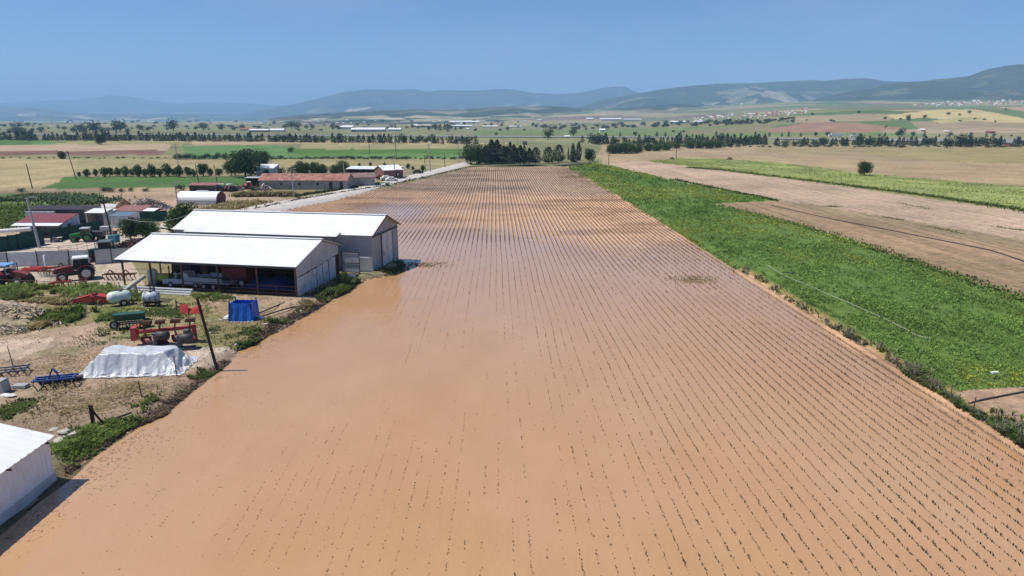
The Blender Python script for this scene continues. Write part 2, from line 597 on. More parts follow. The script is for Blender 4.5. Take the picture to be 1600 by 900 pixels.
# patchwork of small far fields
u = GX / 240 + 1.3 * fbm(GX / 900, GY / 900, 41, 2); w = GY / 420 + 1.3 * fbm(GX / 900, GY / 900, 43, 2)
hsh = _hash(np.floor(u), np.floor(w), 5)
pal = np.array([(.21, .21, .10), (.13, .18, .065), (.33, .26, .15), (.16, .17, .08), (.28, .25, .13), (.10, .15, .055), (.38, .30, .17), (.19, .15, .10)])
farm = np.hypot(GX, GY) > 700
col[farm, :3] = pal[(hsh[farm] * 7.99).astype(int)]
patch = np.full(nr * nc, .3)
for poly, c, stripe, pt in LAND:
    k = in_poly(ppx + wobx, ppy + woby, poly)
    col[k, :3] = c; col[k, 3] = stripe; patch[k] = pt
# grown-over and worn blotches (world-space)
n1 = fbm(GX / 3.2, GY / 3.2, 51, 4); n2 = fbm(GX / 9.0, GY / 9.0, 53, 4)
yard = (GX < shore(GY)) & (GY < 150)
k = patch * smooth((n1 - .45) / .25)
tgt = np.where((n2 > .5)[:, None], np.array([(.13, .17, .055)]), np.array([(.27, .20, .13)]))
col[:, :3] = np.where(yard[:, None], col[:, :3] * (1 - .85 * k[:, None]) + tgt * .85 * k[:, None], col[:, :3])
v2 = 1 + (patch * 1.3 * (fbm(GX / 14, GY / 40, 57, 4) - .5))[:, None]
col[:, :3] *= v2
# bare wet rim of the bank
sd = shore(GY) - GX
rim = (GY < 95) * np.clip(1 - np.abs(sd - .5) / 1.1, 0, 1) * .8
col[:, :3] = col[:, :3] * (1 - rim[:, None]) + np.array([(.15, .10, .065)]) * rim[:, None]
rimr = (GX > RX - 1.5) & (GX < RX + 1.6) & (GY < FAR_Y)
kk = np.where(rimr, np.clip(1.3 - (GX - RX) / 1.4, 0, 1), 0) * (GY < 86)
col[:, :3] = col[:, :3] * (1 - kk[:, None]) + np.array([(.40, .25, .13)]) * kk[:, None]

# shade inside the machinery barn put into the floor colour
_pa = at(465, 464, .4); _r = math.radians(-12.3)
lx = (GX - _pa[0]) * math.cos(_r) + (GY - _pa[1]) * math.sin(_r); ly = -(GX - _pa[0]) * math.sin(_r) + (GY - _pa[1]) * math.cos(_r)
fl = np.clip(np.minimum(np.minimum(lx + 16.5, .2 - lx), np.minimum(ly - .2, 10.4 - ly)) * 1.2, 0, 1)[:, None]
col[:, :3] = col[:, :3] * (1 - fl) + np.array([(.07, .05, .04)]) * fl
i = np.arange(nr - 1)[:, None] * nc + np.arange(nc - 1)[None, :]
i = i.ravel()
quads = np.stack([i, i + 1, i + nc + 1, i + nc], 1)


def ground_material():
    m, nt, N, L, b = nmat('ground_soil_and_fields')
    at_ = N.new('ShaderNodeVertexColor'); at_.layer_name = 'Col'
    co = coords(nt)
    f1 = noise_n(nt, 1.1, 6, .65, co)
    f2 = noise_n(nt, 0.045, 5, .6, co)
    f3 = noise_n(nt, 6.0, 3, .6, co)
    stripe = noise_n(nt, 1.0, 3, .6, co, (1.3, .012, 1))
    c = mixc(nt, 1.0, at_.outputs[0], ramp(nt, f1, [(.30, (.62, .62, .62)), (.52, (1, 1, 1)), (.75, (1.32, 1.30, 1.26))]), 'MULTIPLY')
    c = mixc(nt, 1.0, c, ramp(nt, f2, [(.32, (.80, .82, .80)), (.68, (1.18, 1.16, 1.15))]), 'MULTIPLY')
    c = mixc(nt, 1.0, c, ramp(nt, f3, [(.3, (.82, .82, .82)), (.7, (1.16, 1.16, 1.16))]), 'MULTIPLY')
    s = ramp(nt, stripe, [(.35, (.66, .70, .66)), (.6, (1.15, 1.13, 1.12))])
    c = mixc(nt, at_.outputs[1], c, mixc(nt, 1.0, c, s, 'MULTIPLY'))
    L.new(c, b.inputs['Base Color'])
    b.inputs['Roughness'].default_value = .95
    b.inputs['Specular IOR Level'].default_value = .15
    hsum = math_n(nt, 'ADD', f1, math_n(nt, 'MULTIPLY', f3, .4))
    bump_n(nt, hsum, .8, .25, b)
    return m


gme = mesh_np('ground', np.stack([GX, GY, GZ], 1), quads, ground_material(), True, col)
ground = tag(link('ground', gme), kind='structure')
del A, D, ppx, ppy, wobx, woby, n1, n2, u, w, hsh, quads

# ------------------------------------------------------------------ flooded field: soil with planting rows, and the water
ROW = 0.74
XS0 = RX - 0.6
def soil_h(x, y):
    base = np.interp(y, [0, 60, 78, 90, 100, 112, 135, 170, 205, 300], [-.17, -.16, -.15, -.11, -.075, -.01, .075, .085, .10, .12])
    base = base + .125 * smooth((x - 2) / 22) * np.clip(1.3 - y / 140, 0, 1)
    base = base + 0.075 * (fbm(x / 16, y / 26, 61, 3) - .5) + .03 * (fbm(x / 2.2, y / 3.5, 63, 3) - .5)
    pp = at(612, 331, 0)
    base = base - .15 * np.exp(-(((x - pp[0]) / 8) ** 2 + ((y - pp[1]) / 15) ** 2))
    ridge = np.cos(2 * np.pi * (x - XS0) / ROW)
    amp = np.interp(y, [0, 75, 110, 140, 300], [.03, .035, .05, .075, .075])
    h = base + amp * ridge * (.75 + .5 * vnoise(x / ROW, y / 2.5, 71))
    # the bank of the farmyard and the field rim
    wl_ = x - shore(y) + 1.5 * (fbm(x / 1.5, y / 1.5, 5, 4) - .5) * np.clip(1 - y / 160, 0, 1)
    s = np.minimum(np.minimum(wl_ + .5, np.where(y < 86, RX - x + .8 * (fbm(x / 1.2, y / 2.5, 77, 3) - .5), 9)), FAR_Y - y)
    return h + .20 * smooth((1.1 - s) / 1.6)


fy = [17.0]
while fy[-1] < FAR_Y + 1.5:
    z_ = fy[-1]
    fy.append(z_ + min(1.2, max(.14, z_ * z_ / (H * F) * 1.5)))
fy = np.array(fy)
fx = np.arange(-64, RX + 1.6, ROW / 7)
FX, FY = np.meshgrid(fx, fy)
FX, FY = FX.ravel(), FY.ravel()
FZ = soil_h(FX, FY)
keep = (FX > shore(FY) - np.where(FY > 98, .5, 1.4))
nr, nc = len(fy), len(fx)
i = (np.arange(nr - 1)[:, None] * nc + np.arange(nc - 1)[None, :]).ravel()
q = np.stack([i, i + 1, i + nc + 1, i + nc], 1)
q = q[keep[q].all(1)]
used = np.zeros(nr * nc, bool); used[q] = True
rem = np.cumsum(used) - 1
q = rem[q]


def soil_material():
    m, nt, N, L, b = nmat('wet_field_soil')
    geo = N.new('ShaderNodeNewGeometry')
    sep = N.new('ShaderNodeSeparateXYZ'); L.new(geo.outputs['Position'], sep.inputs[0])
    co = coords(nt)
    nz = noise_n(nt, .12, 5, .6, co)
    nf = noise_n(nt, 2.5, 5, .65, co)
    zz = math_n(nt, 'ADD', sep.outputs['Z'], math_n(nt, 'MULTIPLY', math_n(nt, 'SUBTRACT', nz, .5), .18))
    dry = math_n(nt, 'MULTIPLY', math_n(nt, 'SUBTRACT', zz, .035), 11.0, True)
    wet = ramp(nt, nf, [(.3, (.26, .14, .072)), (.7, (.39, .215, .115))])
    dr = ramp(nt, nf, [(.3, (.29, .195, .125)), (.7, (.41, .29, .195))])
    # freshly soaked mud in front, moist brown soil with pale dry furrow lines towards the far end
    yy = math_n(nt, 'ADD', sep.outputs['Y'], math_n(nt, 'MULTIPLY', math_n(nt, 'SUBTRACT', noise_n(nt, .045, 4, .6, co, (1, .55, 1)), .5), 95.0))
    farz = math_n(nt, 'MULTIPLY', math_n(nt, 'SUBTRACT', yy, 172.0), .09, True)
    cs = math_n(nt, 'COSINE', math_n(nt, 'MULTIPLY', math_n(nt, 'SUBTRACT', sep.outputs['X'], XS0), 2 * math.pi / ROW))
    crest = math_n(nt, 'MULTIPLY', math_n(nt, 'SUBTRACT', cs, .45), 2.6, True)
    furrow = math_n(nt, 'MULTIPLY', math_n(nt, 'SUBTRACT', math_n(nt, 'MULTIPLY', cs, -1.0), .35), 2.2, True)
    nl_ = noise_n(nt, .5, 4, .65, co, (1.6, .09, 1))
    furrow = math_n(nt, 'MULTIPLY', furrow, ramp(nt, nl_, [(.36, (.1, .1, .1)), (.6, (1, 1, 1))]))
    wetmud = mixc(nt, math_n(nt, 'MULTIPLY', crest, .5), ramp(nt, nf, [(.3, (.41, .25, .145)), (.7, (.53, .335, .205))]), (.17, .10, .06))
    moist = mixc(nt, furrow, ramp(nt, nf, [(.3, (.235, .155, .105)), (.7, (.33, .225, .155))]), (.48, .35, .245))
    c = mixc(nt, farz, wetmud, moist)
    c = mixc(nt, math_n(nt, 'MULTIPLY', ramp(nt, noise_n(nt, .03, 4, .6, co), [(.52, (0, 0, 0)), (.66, (1, 1, 1))]), .6), c, dr)
    c = mixc(nt, 1.0, c, ramp(nt, noise_n(nt, .05, 6, .62, co, (.6, 1.5, 1)), [(.40, (.66, .64, .62)), (.52, (1.08, 1.08, 1.08))]), 'MULTIPLY')
    L.new(c, b.inputs['Base Color'])
    r = N.new('ShaderNodeMapRange'); L.new(dry, r.inputs[0]); r.inputs[3].default_value = .45; r.inputs[4].default_value = .95
    L.new(r.outputs[0], b.inputs['Roughness'])
    b.inputs['Specular IOR Level'].default_value = .3
    bump_n(nt, nf, .6, .06, b)
    return m


sme = mesh_np('field_soil', np.stack([FX, FY, FZ], 1)[used], q, soil_material(), True)
soil = tag(link('field_soil', sme), kind='structure')


def water_material():
    m, nt, N, L, b = nmat('muddy_flood_water')
    co = coords(nt)
    n1_ = noise_n(nt, .05, 6, .62, co, (1, .5, 1))
    n2_ = noise_n(nt, .3, 4, .6, co, (1, .5, 1))
    c = ramp(nt, n1_, [(.32, (.445, .245, .105)), (.5, (.46, .268, .133)), (.68, (.475, .29, .16))])
    c = mixc(nt, 1.0, c, ramp(nt, n2_, [(.3, (.96, .96, .95)), (.7, (1.04, 1.04, 1.05))]), 'MULTIPLY')
    L.new(c, b.inputs['Base Color'])
    b.inputs['Roughness'].default_value = .11
    b.inputs['IOR'].default_value = 1.42
    b.inputs['Specular IOR Level'].default_value = .9
    w1 = noise_n(nt, 1.6, 3, .55, co, (1.6, .8, 1))
    w2 = noise_n(nt, 7.0, 2, .5, co, (1.4, .8, 1))
    gust = ramp(nt, noise_n(nt, .06, 3, .6, co), [(.38, (.15, .15, .15)), (.62, (1, 1, 1))])
    hh_ = math_n(nt, 'MULTIPLY', math_n(nt, 'ADD', w1, math_n(nt, 'MULTIPLY', w2, .45)), gust)
    bump_n(nt, hh_, .6, .06, b)
    return m


wy = np.linspace(14, FAR_Y + 1, 90)
wx0 = np.maximum(shore(wy) - 3.0, -60)
WV, WF = [], []
for j, yy in enumerate(wy):
    for t in np.linspace(0, 1, 24):
        WV.append((wx0[j] * (1 - t) + (RX + 1.8) * t, yy, 0.0))
for j in range(len(wy) - 1):
    for k in range(23):
        WF.append((j * 24 + k, j * 24 + k + 1, (j + 1) * 24 + k + 1, (j + 1) * 24 + k))
tag(link('flood_water', mesh_np('flood_water', WV, WF, water_material(), True)), kind='structure')

# ------------------------------------------------------------------ hills
def hill_material(name, forest, field, amt, cell, lowtop):
    m, nt, N, L, b = nmat(name)
    co = coords(nt)
    at_ = N.new('ShaderNodeVertexColor'); at_.layer_name = 'Col'     # red: height share on the slope
    sep = N.new('ShaderNodeSeparateColor'); L.new(at_.outputs[0], sep.inputs[0])
    vor = N.new('ShaderNodeTexVoronoi'); vor.inputs['Scale'].default_value = 1.0 / cell
    mp = N.new('ShaderNodeMapping'); mp.inputs['Scale'].default_value = (1, .55, 0); L.new(co, mp.inputs[0]); L.new(mp.outputs[0], vor.inputs['Vector'])
    sc = N.new('ShaderNodeSeparateColor'); L.new(vor.outputs['Color'], sc.inputs[0])
    n_big = noise_n(nt, 1 / 900, 5, .6, co)
    n_small = noise_n(nt, 1 / 60, 5, .7, co)
    low = ramp(nt, sep.outputs[0], [(lowtop * .6, (1, 1, 1)), (lowtop, (0, 0, 0))])
    mask = math_n(nt, 'MULTIPLY', low, ramp(nt, n_big, [(.40, (0, 0, 0)), (.52, (1, 1, 1))]))
    mask = math_n(nt, 'MULTIPLY', mask, ramp(nt, sc.outputs[0], [(1 - amt - .02, (0, 0, 0)), (1 - amt, (1, 1, 1))]))
    fcol = mixc(nt, sc.outputs[1], field, (.16, .18, .08))
    fo = mixc(nt, n_small, tuple(c * .25 for c in forest), tuple(c * 1.3 for c in forest))
    fo = mixc(nt, ramp(nt, n_big, [(.35, (0, 0, 0)), (.65, (1, 1, 1))]), fo, mixc(nt, n_small, (.03, .05, .02), (.08, .095, .045)))
    n_mid = noise_n(nt, 1 / 260, 6, .68, co)
    fo = mixc(nt, math_n(nt, 'MULTIPLY', ramp(nt, n_mid, [(.55, (0, 0, 0)), (.63, (1, 1, 1))]), .7), fo, (.17, .165, .09))
    L.new(mixc(nt, mask, fo, fcol), b.inputs['Base Color'])
    b.inputs['Roughness'].default_value = 1.0
    b.inputs['Specular IOR Level'].default_value = .05
    bump_n(nt, n_small, 1.0, 30, b)
    return m


def hill(name, prof, dist_, depth, seed, material, base_drop=0.0, spur=.36, back=.6, n=420, rows=46):
    xs = np.linspace(prof[0][0], prof[-1][0], n)
    ys = np.interp(xs, [p[0] for p in prof], [p[1] for p in prof])
    ker = np.array([1, 2, 3, 2, 1]) / 9.0
    ys = np.convolve(np.pad(ys, 2, mode='edge'), ker, 'valid')
    ys = ys + (fbm(xs / 26, xs * 0 + .5, seed, 4) - .5) * 2.2
    V, C = [], []
    ts = np.concatenate([np.linspace(0, 1, rows), 1 + np.linspace(0, 1, 12)[1:]])
    dirs = np.array([ray(x, HOR) for x in xs]); dirs[:, 2] = 0
    for t in ts:
        dd = dist_ + (t - 1) * depth if t <= 1 else dist_ + (t - 1) * depth * back
        P = dirs * dd
        zr = H + (HOR - ys) / F * dist_ * 1.03
        s_ = t ** 1.35 if t <= 1 else 1 - smooth((t - 1))
        nx_ = fbm(P[:, 0] / (depth * .16), P[:, 1] / (depth * .30), seed + 5, 4) - .5
        z = zr * s_ + zr.clip(20) * nx_ * 2 * spur * math.sin(min(t, 1) * math.pi)
        z = z - (12 if t == 0 else 0) - base_drop * (1 - min(t, 1))
        V.append(np.stack([P[:, 0], P[:, 1], z], 1))
        C.append(np.stack([np.full(n, min(t, 1)), np.zeros(n), np.zeros(n), np.ones(n)], 1))
    V = np.concatenate(V); C = np.concatenate(C)
    r_ = len(ts)
    i = (np.arange(r_ - 1)[:, None] * n + np.arange(n - 1)[None, :]).ravel()
    q_ = np.stack([i, i + 1, i + n + 1, i + n], 1)
    return tag(link(name, mesh_np(name, V, q_, material, True, C)), kind='structure')


hm = [hill_material('far_forest_%d' % k, (.05, .07, .03), (.46, .39, .27), a, c, l)
      for k, (a, c, l) in enumerate([(.3, 500, .55), (.45, 200, .6), (.4, 130, .85), (.35, 110, .55), (.6, 110, 1.2)])]
hill('mountains', [(-420, 168), (-100, 162), (0, 163), (60, 160), (130, 157), (165, 153), (190, 151), (215, 154), (250, 160), (280, 164), (330, 161), (380, 163), (440, 166),
     (520, 166), (640, 162), (800, 158), (1000, 156), (1200, 158)], 16500, 4600, 1, hm[0])
hill('mountains', [(330, 184), (380, 178), (430, 169), (470, 162), (505, 154), (540, 146), (580, 142.5), (620, 143), (645, 142.5), (670, 146), (700, 143), (740, 144), (790, 142), (830, 147),
     (865, 150), (900, 148), (930, 143), (950, 139.5), (975, 138), (985, 144), (1005, 150), (1060, 158), (1120, 166), (1180, 178)], 11000, 3600, 2, hm[1])
hill('mountains', [(860, 184), (900, 170), (940, 158), (980, 151), (1010, 146), (1050, 140), (1100, 136), (1150, 134), (1200, 132), (1225, 131), (1260, 128.5), (1285, 131), (1310, 128), (1345, 127), (1375, 131),
     (1410, 132), (1500, 134), (1700, 140), (1900, 150)], 6800, 2600, 3, hm[2])
hill('mountains', [(1200, 176), (1260, 160), (1300, 150), (1350, 141), (1400, 132), (1450, 129.5), (1500, 124), (1530, 114), (1560, 108), (1580, 107), (1620, 110), (1700, 122), (1800, 124), (2000, 140)],
     4600, 1900, 4, hm[3])
hill('hills', [(-420, 166), (-60, 166), (0, 167), (40, 168), (80, 173), (130, 178), (200, 179), (300, 178), (420, 181), (520, 184)], 9500, 2600, 6, hm[2])
hill('foothills', [(420, 186), (480, 179), (560, 175), (640, 172), (700, 173), (780, 168), (860, 167), (930, 172), (1000, 168), (1060, 164), (1120, 169), (1180, 168), (1230, 165), (1300, 160), (1360, 156), (1420, 153),
     (1480, 150), (1540, 152), (1620, 150), (1900, 152)], 4300, 1700, 8, hm[4], spur=.14)

# ------------------------------------------------------------------ the hazy air
hz = MB().box((0, 9900, 347), (50000, 21200, 700))
ho = hz.build('haze', [bpy.data.materials.new('haze_air')])
m = ho.data.materials[0]; m.use_nodes = True
nt = m.node_tree; nt.nodes.remove(nt.nodes['Principled BSDF'])
pv = nt.nodes.new('ShaderNodeVolumePrincipled')
pv.inputs['Color'].default_value = (.39, .65, 1.0, 1)
pv.inputs['Density'].default_value = 1.2e-4
pv.inputs['Anisotropy'].default_value = 0.0
nt.links.new(pv.outputs[0], nt.nodes['Material Output'].inputs['Volume'])
tag(ho, kind='stuff')

bpy.context.view_layer.update()
# ================================================================== palette
WHITE_ROOF = mat('white_painted_sheet_metal', (.77, .78, .79), .45, .04, .4, dirt=(.50, .46, .41), dirt_amt=.4, dirt_scale=.35)
WHITE_WALL = mat('whitewashed_sheet', (.60, .62, .64), .6, .08, .8, dirt=(.30, .23, .18), dirt_amt=.75, dirt_scale=.9)
GREY_SHEET = mat('galvanised_sheet', (.50, .51, .52), .5, .08, .8, dirt=(.30, .27, .24), dirt_amt=.5, dirt_scale=.6)
CONCRETE = mat('rendered_grey_wall', (.37, .37, .38), .85, .10, .6, dirt=(.24, .23, .22), dirt_amt=.6, dirt_scale=.35, bump=.01)
BLOCK = mat('old_plaster_wall', (.33, .31, .29), .9, .15, 1.0, dirt=(.20, .17, .15), dirt_amt=.7, dirt_scale=.6, bump=.01)
STEEL_DARK = mat('dark_painted_steel', (.045, .04, .042), .55, .3, 3)
RUST = mat('rusty_steel', (.16, .075, .05), .8, .35, 3, dirt=(.07, .05, .045), dirt_amt=.6)
RED = mat('red_implement_paint', (.46, .035, .028), .5, .2, 2, dirt=(.22, .13, .09), dirt_amt=.6, dirt_scale=2.5)
DRED = mat('dark_red_paint', (.20, .025, .025), .5, .25, 2, dirt=(.17, .11, .08), dirt_amt=.65, dirt_scale=2.5)
BLUE = mat('blue_implement_paint', (.02, .075, .28), .5, .2, 2, dirt=(.16, .12, .10), dirt_amt=.5, dirt_scale=2.5)
TARPBLUE = mat('blue_tarpaulin', (.012, .12, .50), .4, .12, 1.5)
GREENP = mat('green_tractor_paint', (.03, .24, .05), .45, .15, 2, dirt=(.15, .13, .08), dirt_amt=.4)
DGREENP = mat('dark_green_hopper_paint', (.015, .075, .045), .45, .2, 2, dirt=(.10, .08, .06), dirt_amt=.3)
TYRE = mat('tyre_rubber', (.022, .021, .022), .85, .25, 6, dirt=(.20, .15, .11), dirt_amt=.6, dirt_scale=3)
RIM = mat('pale_wheel_rim', (.62, .60, .56), .5, .1, 4)
GLASS = mat('dark_window_glass', (.015, .025, .03), .08, .2, 1, spec=.6)
NET = mat('green_shade_net', (.01, .055, .042), .85, .2, 2, dirt=(.02, .08, .06), dirt_amt=.5, dirt_scale=.6)
MAROON = mat('maroon_sheet_roof', (.20, .045, .06), .55, .12, .7, dirt=(.26, .11, .11), dirt_amt=.4, dirt_scale=.5)
WOOD = mat('weathered_dark_wood', (.055, .035, .03), .9, .3, 4)
BEAM = mat('brown_beam', (.10, .05, .045), .8, .25, 3)
POLEC = mat('pole_concrete', (.40, .39, .39), .85, .08, 2)
POLEW = mat('pole_wood', (.10, .075, .06), .9, .25, 3)
TANKW = mat('pale_green_tank_plastic', (.60, .72, .62), .4, .06, 1.5, dirt=(.33, .32, .25), dirt_amt=.55)
TANKG = mat('grey_tank_plastic', (.48, .52, .58), .35, .06, 1.5, dirt=(.22, .21, .19), dirt_amt=.6)
YELLOW = mat('yellow_green_plastic', (.42, .44, .06), .45, .12, 2)
SACK = mat('white_sack_cloth', (.70, .69, .66), .8, .1, 5, dirt=(.40, .34, .27), dirt_amt=.5, dirt_scale=3)
TEAL = mat('teal_cabinet_paint', (.03, .20, .24), .5, .12, 3, dirt=(.08, .10, .09), dirt_amt=.4)
SILVER = mat('silver_tarpaulin', (.52, .54, .57), .38, .05, 1.2, spec=.6)
def crease(m, amt=.5):
    nt = m.node_tree; b = nt.nodes['Principled BSDF']; co = coords(nt)
    n_ = nt.nodes.new('ShaderNodeTexVoronoi'); n_.feature = 'DISTANCE_TO_EDGE'; n_.inputs['Scale'].default_value = .9
    mp = nt.nodes.new('ShaderNodeMapping'); mp.inputs['Scale'].default_value = (1.6, .7, .8); nt.links.new(co, mp.inputs[0])
    ad = nt.nodes.new('ShaderNodeVectorMath'); ad.operation = 'ADD'
    nz = nt.nodes.new('ShaderNodeTexNoise'); nz.inputs['Scale'].default_value = 1.4; nz.inputs['Detail'].default_value = 5; nt.links.new(co, nz.inputs['Vector'])
    nt.links.new(mp.outputs[0], ad.inputs[0]); nt.links.new(nz.outputs['Color'], ad.inputs[1]); nt.links.new(ad.outputs[0], n_.inputs['Vector'])
    f = math_n(nt, 'ADD', math_n(nt, 'MULTIPLY', n_.outputs['Distance'], 1.0), math_n(nt, 'MULTIPLY', nz.outputs['Fac'], .8))
    bump_n(nt, f, amt, .22, b)


crease(SILVER, .38); crease(TARPBLUE, .35)
STONE = mat('pale_stone', (.46, .42, .37), .9, .2, 6)
TILE = None


def tile_mat():
    m, nt, N, L, b = nmat('old_red_roof_tiles')
    co = coords(nt)
    f = noise_n(nt, .7, 5, .7, co); f2 = noise_n(nt, 3.0, 3, .6, co)
    wv = N.new('ShaderNodeTexWave'); wv.inputs['Scale'].default_value = 1.4; wv.bands_direction = 'X'; wv.inputs['Distortion'].default_value = .4
    L.new(co, wv.inputs['Vector'])
    c = ramp(nt, f, [(.36, (.19, .11, .10)), (.5, (.36, .155, .12)), (.62, (.46, .24, .19))])
    c = mixc(nt, 1.0, c, ramp(nt, f2, [(.3, (.75, .75, .75)), (.7, (1.2, 1.2, 1.2))]), 'MULTIPLY')
    L.new(c, b.inputs['Base Color']); b.inputs['Roughness'].default_value = .9
    bump_n(nt, wv.outputs['Fac'], 1.0, .06, b)
    return m


TILE = tile_mat()
TILED = mat('weathered_brown_roof_tiles', (.20, .135, .12), .9, .25, 1.6, dirt=(.30, .22, .19), dirt_amt=.6, dirt_scale=.8, bump=.03)

# ================================================================== road
def strip(name, lp, rp, z, m, kind='structure', sub=8):
    def dens(pts):
        o = []
        for a, b in zip(pts[:-1], pts[1:]):
            for k in range(sub): o.append(Vector(a).lerp(Vector(b), k / sub))
        return o + [Vector(pts[-1])]
    fix = name == 'road'
    Lp = dens([(Vector(at(*p, .42)) if fix else g(*p)) for p in lp]); Rp = dens([(Vector(at(*p, .42)) if fix else g(*p)) for p in rp])
    V, Fq = [], []
    K = 7
    for a, b in zip(Lp, Rp):
        if fix:
            w_ = (b - a).normalized() * 1.2; a, b = a - w_, b + w_
        for k in range(K):
            p = a.lerp(b, k / (K - 1))
            if fix and k in (0, K - 1):      # shoulder that runs down into the verge
                V.append((p.x, p.y, -.3)); continue
            crown = .10 * (1 - (2 * k / (K - 1) - 1) ** 2)
            V.append((p.x, p.y, (.42 if fix else gz(p.x, p.y)) + z + crown))
    for j in range(len(Lp) - 1):
        for k in range(K - 1):
            Fq.append((j * K + k, j * K + k + 1, (j + 1) * K + k + 1, (j + 1) * K + k))
    return tag(link(name, mesh_np(name, V, Fq, m, True)), kind=kind)


def gravel_mat():
    m, nt, N, L, b = nmat('pale_gravel_road')
    co = coords(nt)
    f = noise_n(nt, .5, 6, .65, co); f2 = noise_n(nt, 5, 3, .6, co)
    c = ramp(nt, f, [(.3, (.40, .36, .33)), (.5, (.50, .46, .42)), (.7, (.56, .52, .48))])
    c = mixc(nt, 1.0, c, ramp(nt, f2, [(.3, (.85, .85, .85)), (.7, (1.1, 1.1, 1.1))]), 'MULTIPLY')
    L.new(c, b.inputs['Base Color']); b.inputs['Roughness'].default_value = .95
    bump_n(nt, f2, .5, .05, b)
    return m


GRAVEL = gravel_mat()
ROADZ = .14
strip('road', [(236, 356), (324, 338.5), (408, 319.5), (476, 309), (600, 283.5), (660, 269), (722, 254)],
      [(290, 362), (380, 340), (466, 321), (520, 311), (600, 292), (670, 276), (740, 257)], ROADZ, GRAVEL)
ASPH = mat('grey_asphalt', (.22, .22, .22), .9, .08, .05)  # even grey base colour with slight noise
strip('highway', [(-60, 209.2), (300, 210.5), (700, 212.8), (1000, 214), (1700, 214.6)], [(-60, 210.6), (300, 212), (700, 214.4), (1000, 215.8), (1700, 216.8)], .6, ASPH, sub=14)

# ================================================================== barns
ROT = math.radians(-12.3)


def door_panel(mb, x, y0, y1, z0, z1, m=0):
    mb.box((x, (y0 + y1) / 2, (z0 + z1) / 2), (.06, y1 - y0, z1 - z0), m=m)


# ---- barn A: open-fronted machinery barn
pA = g(465, 464); pA.z = .40
LA, WA = 21.3, 10.6
EA, RA, RYA, BA = 3.55, 5.25, 6.0, 3.9
bA = thing('machinery_barn', 'long open fronted machinery barn with white sheet roof and dark inside', 'barn', pA, ROT)
oh = .35
r = MB().corrugated((-LA - oh, -.55, EA - .15), (oh, -.55, EA - .15), (oh, RYA, RA), (-LA - oh, RYA, RA), .33, .02, .05)
r.corrugated((oh, WA + .3, BA - .1), (-LA - oh, WA + .3, BA - .1), (-LA - oh, RYA + .02, RA), (oh, RYA + .02, RA), .42, .035, .05)
ro = r.build('roof', WHITE_ROOF, bA)
MB().box((-LA / 2, -.60, EA - .27), (LA + 2 * oh, .06, .22)).build('gutter', STEEL_DARK, ro)
MB().box((-LA / 2, RYA, RA + .07), (LA + 2 * oh, .5, .05)).build('ridge_cap', WHITE_ROOF, ro)
# gable wall: upper grey sheet, ragged lower white boards with dark gaps
up = MB().prismx([(.1, 2.05), (WA, 2.75), (WA, BA - .15), (RYA, RA - .12), (.1, EA - .25)], -.06, 0)
up.build('gable_panel', GREY_SHEET, bA)
lo = MB()
ys = [.05, 1.5, 3.1, 4.55, 4.65, 6.0, 6.15, 7.6, 7.8, 9.55]
for k in range(len(ys) - 1):
    y0, y1 = ys[k], ys[k + 1]
    if y1 - y0 < .3: continue
    t = (y0 + y1) / 2 / WA
    tp = 2.02 + .7 * t - random.uniform(.0, .12)
    off = random.uniform(-.03, .10)
    lo.corrugated((.04 + off, y1 - .06, -.05), (.04 + off, y0, -.05), (.03, y0, tp), (.03, y1 - .02, tp), .25, .02, .02)
lo.build('side_boards', WHITE_WALL, bA)
bk = MB().corrugated((0, WA, -.3), (-LA, WA, -.3), (-LA, WA, BA - .2), (0, WA, BA - .2), .3, .02, .03)
bk.build('back_wall', RUST, bA)
MB().prismx([(5.0, -.3), (WA - .05, -.3), (WA - .05, BA - .25), (RYA, RA - .15), (5.0, 4.8)], -14.1, -14.0).build('partition', RUST, bA)
for px_ in (-.08, -4.6, -9.3, -13.7, -17.6, -21.1):
    MB().box((px_, 0, EA / 2 - .3), (.16, .16, EA + .1)).build('post', RUST, bA)
for px_ in (-4.6, -9.3, -13.7, -17.6, -21.1):
    MB().box((px_, 6.0, 2.3), (.14, .14, 5.2)).build('post', RUST, bA)
for k, px_ in enumerate((-.3, -4.6, -9.3, -13.7, -17.6, -21.1)):
    MB().bar((px_, -.3, EA - .32), (px_, RYA, RA - .18), .10, .16).bar((px_, RYA, RA - .18), (px_, WA, BA - .25), .10, .16).build('rafter', RUST, bA)
for zz in (.35, .72, 1.12):
    MB().tube((-.1, -.12, zz), (-13.6, -.12, zz + .03), .035, n=6).build('rail', RUST, bA)
for xx in (-2.4, -7.0, -11.6):
    MB().tube((xx, -.12, -.1), (xx, -.12, 1.15), .035, n=6).build('rail_stake', RUST, bA)

# ---- barn B: closed warehouse behind
pB = g(583, 431); pB.z = .35
LB, WB, EB, RB = 27.2, 9.3, 4.75, 6.55
bB = thing('warehouse', 'tall grey walled warehouse with white gable roof and sliding door towards the flooded field', 'barn', pB, ROT)
r = MB().corrugated((-LB - .3, -.35, EB - .08), (.3, -.35, EB - .08), (.3, WB / 2, RB), (-LB - .3, WB / 2, RB), .5, .024, .05)
r.corrugated((.3, WB + .35, EB - .08), (-LB - .3, WB + .35, EB - .08), (-LB - .3, WB / 2 + .01, RB), (.3, WB / 2 + .01, RB), .55, .045, .05)
ro = r.build('roof', WHITE_ROOF, bB)
MB().bar((.34, -.4, EB - .16), (.34, WB / 2, RB - .06), .05, .18).bar((.34, WB / 2, RB - .06), (.34, WB + .4, EB - .16), .05, .18).build('bargeboard', RUST, ro)
MB().box((-LB / 2, WB / 2, RB + .06), (LB + .6, .5, .05)).build('ridge_cap', WHITE_ROOF, ro)
w = MB().prismx([(0, -.4), (WB, -.4), (WB, EB), (WB / 2, RB - .1), (0, EB)], -.15, 0)
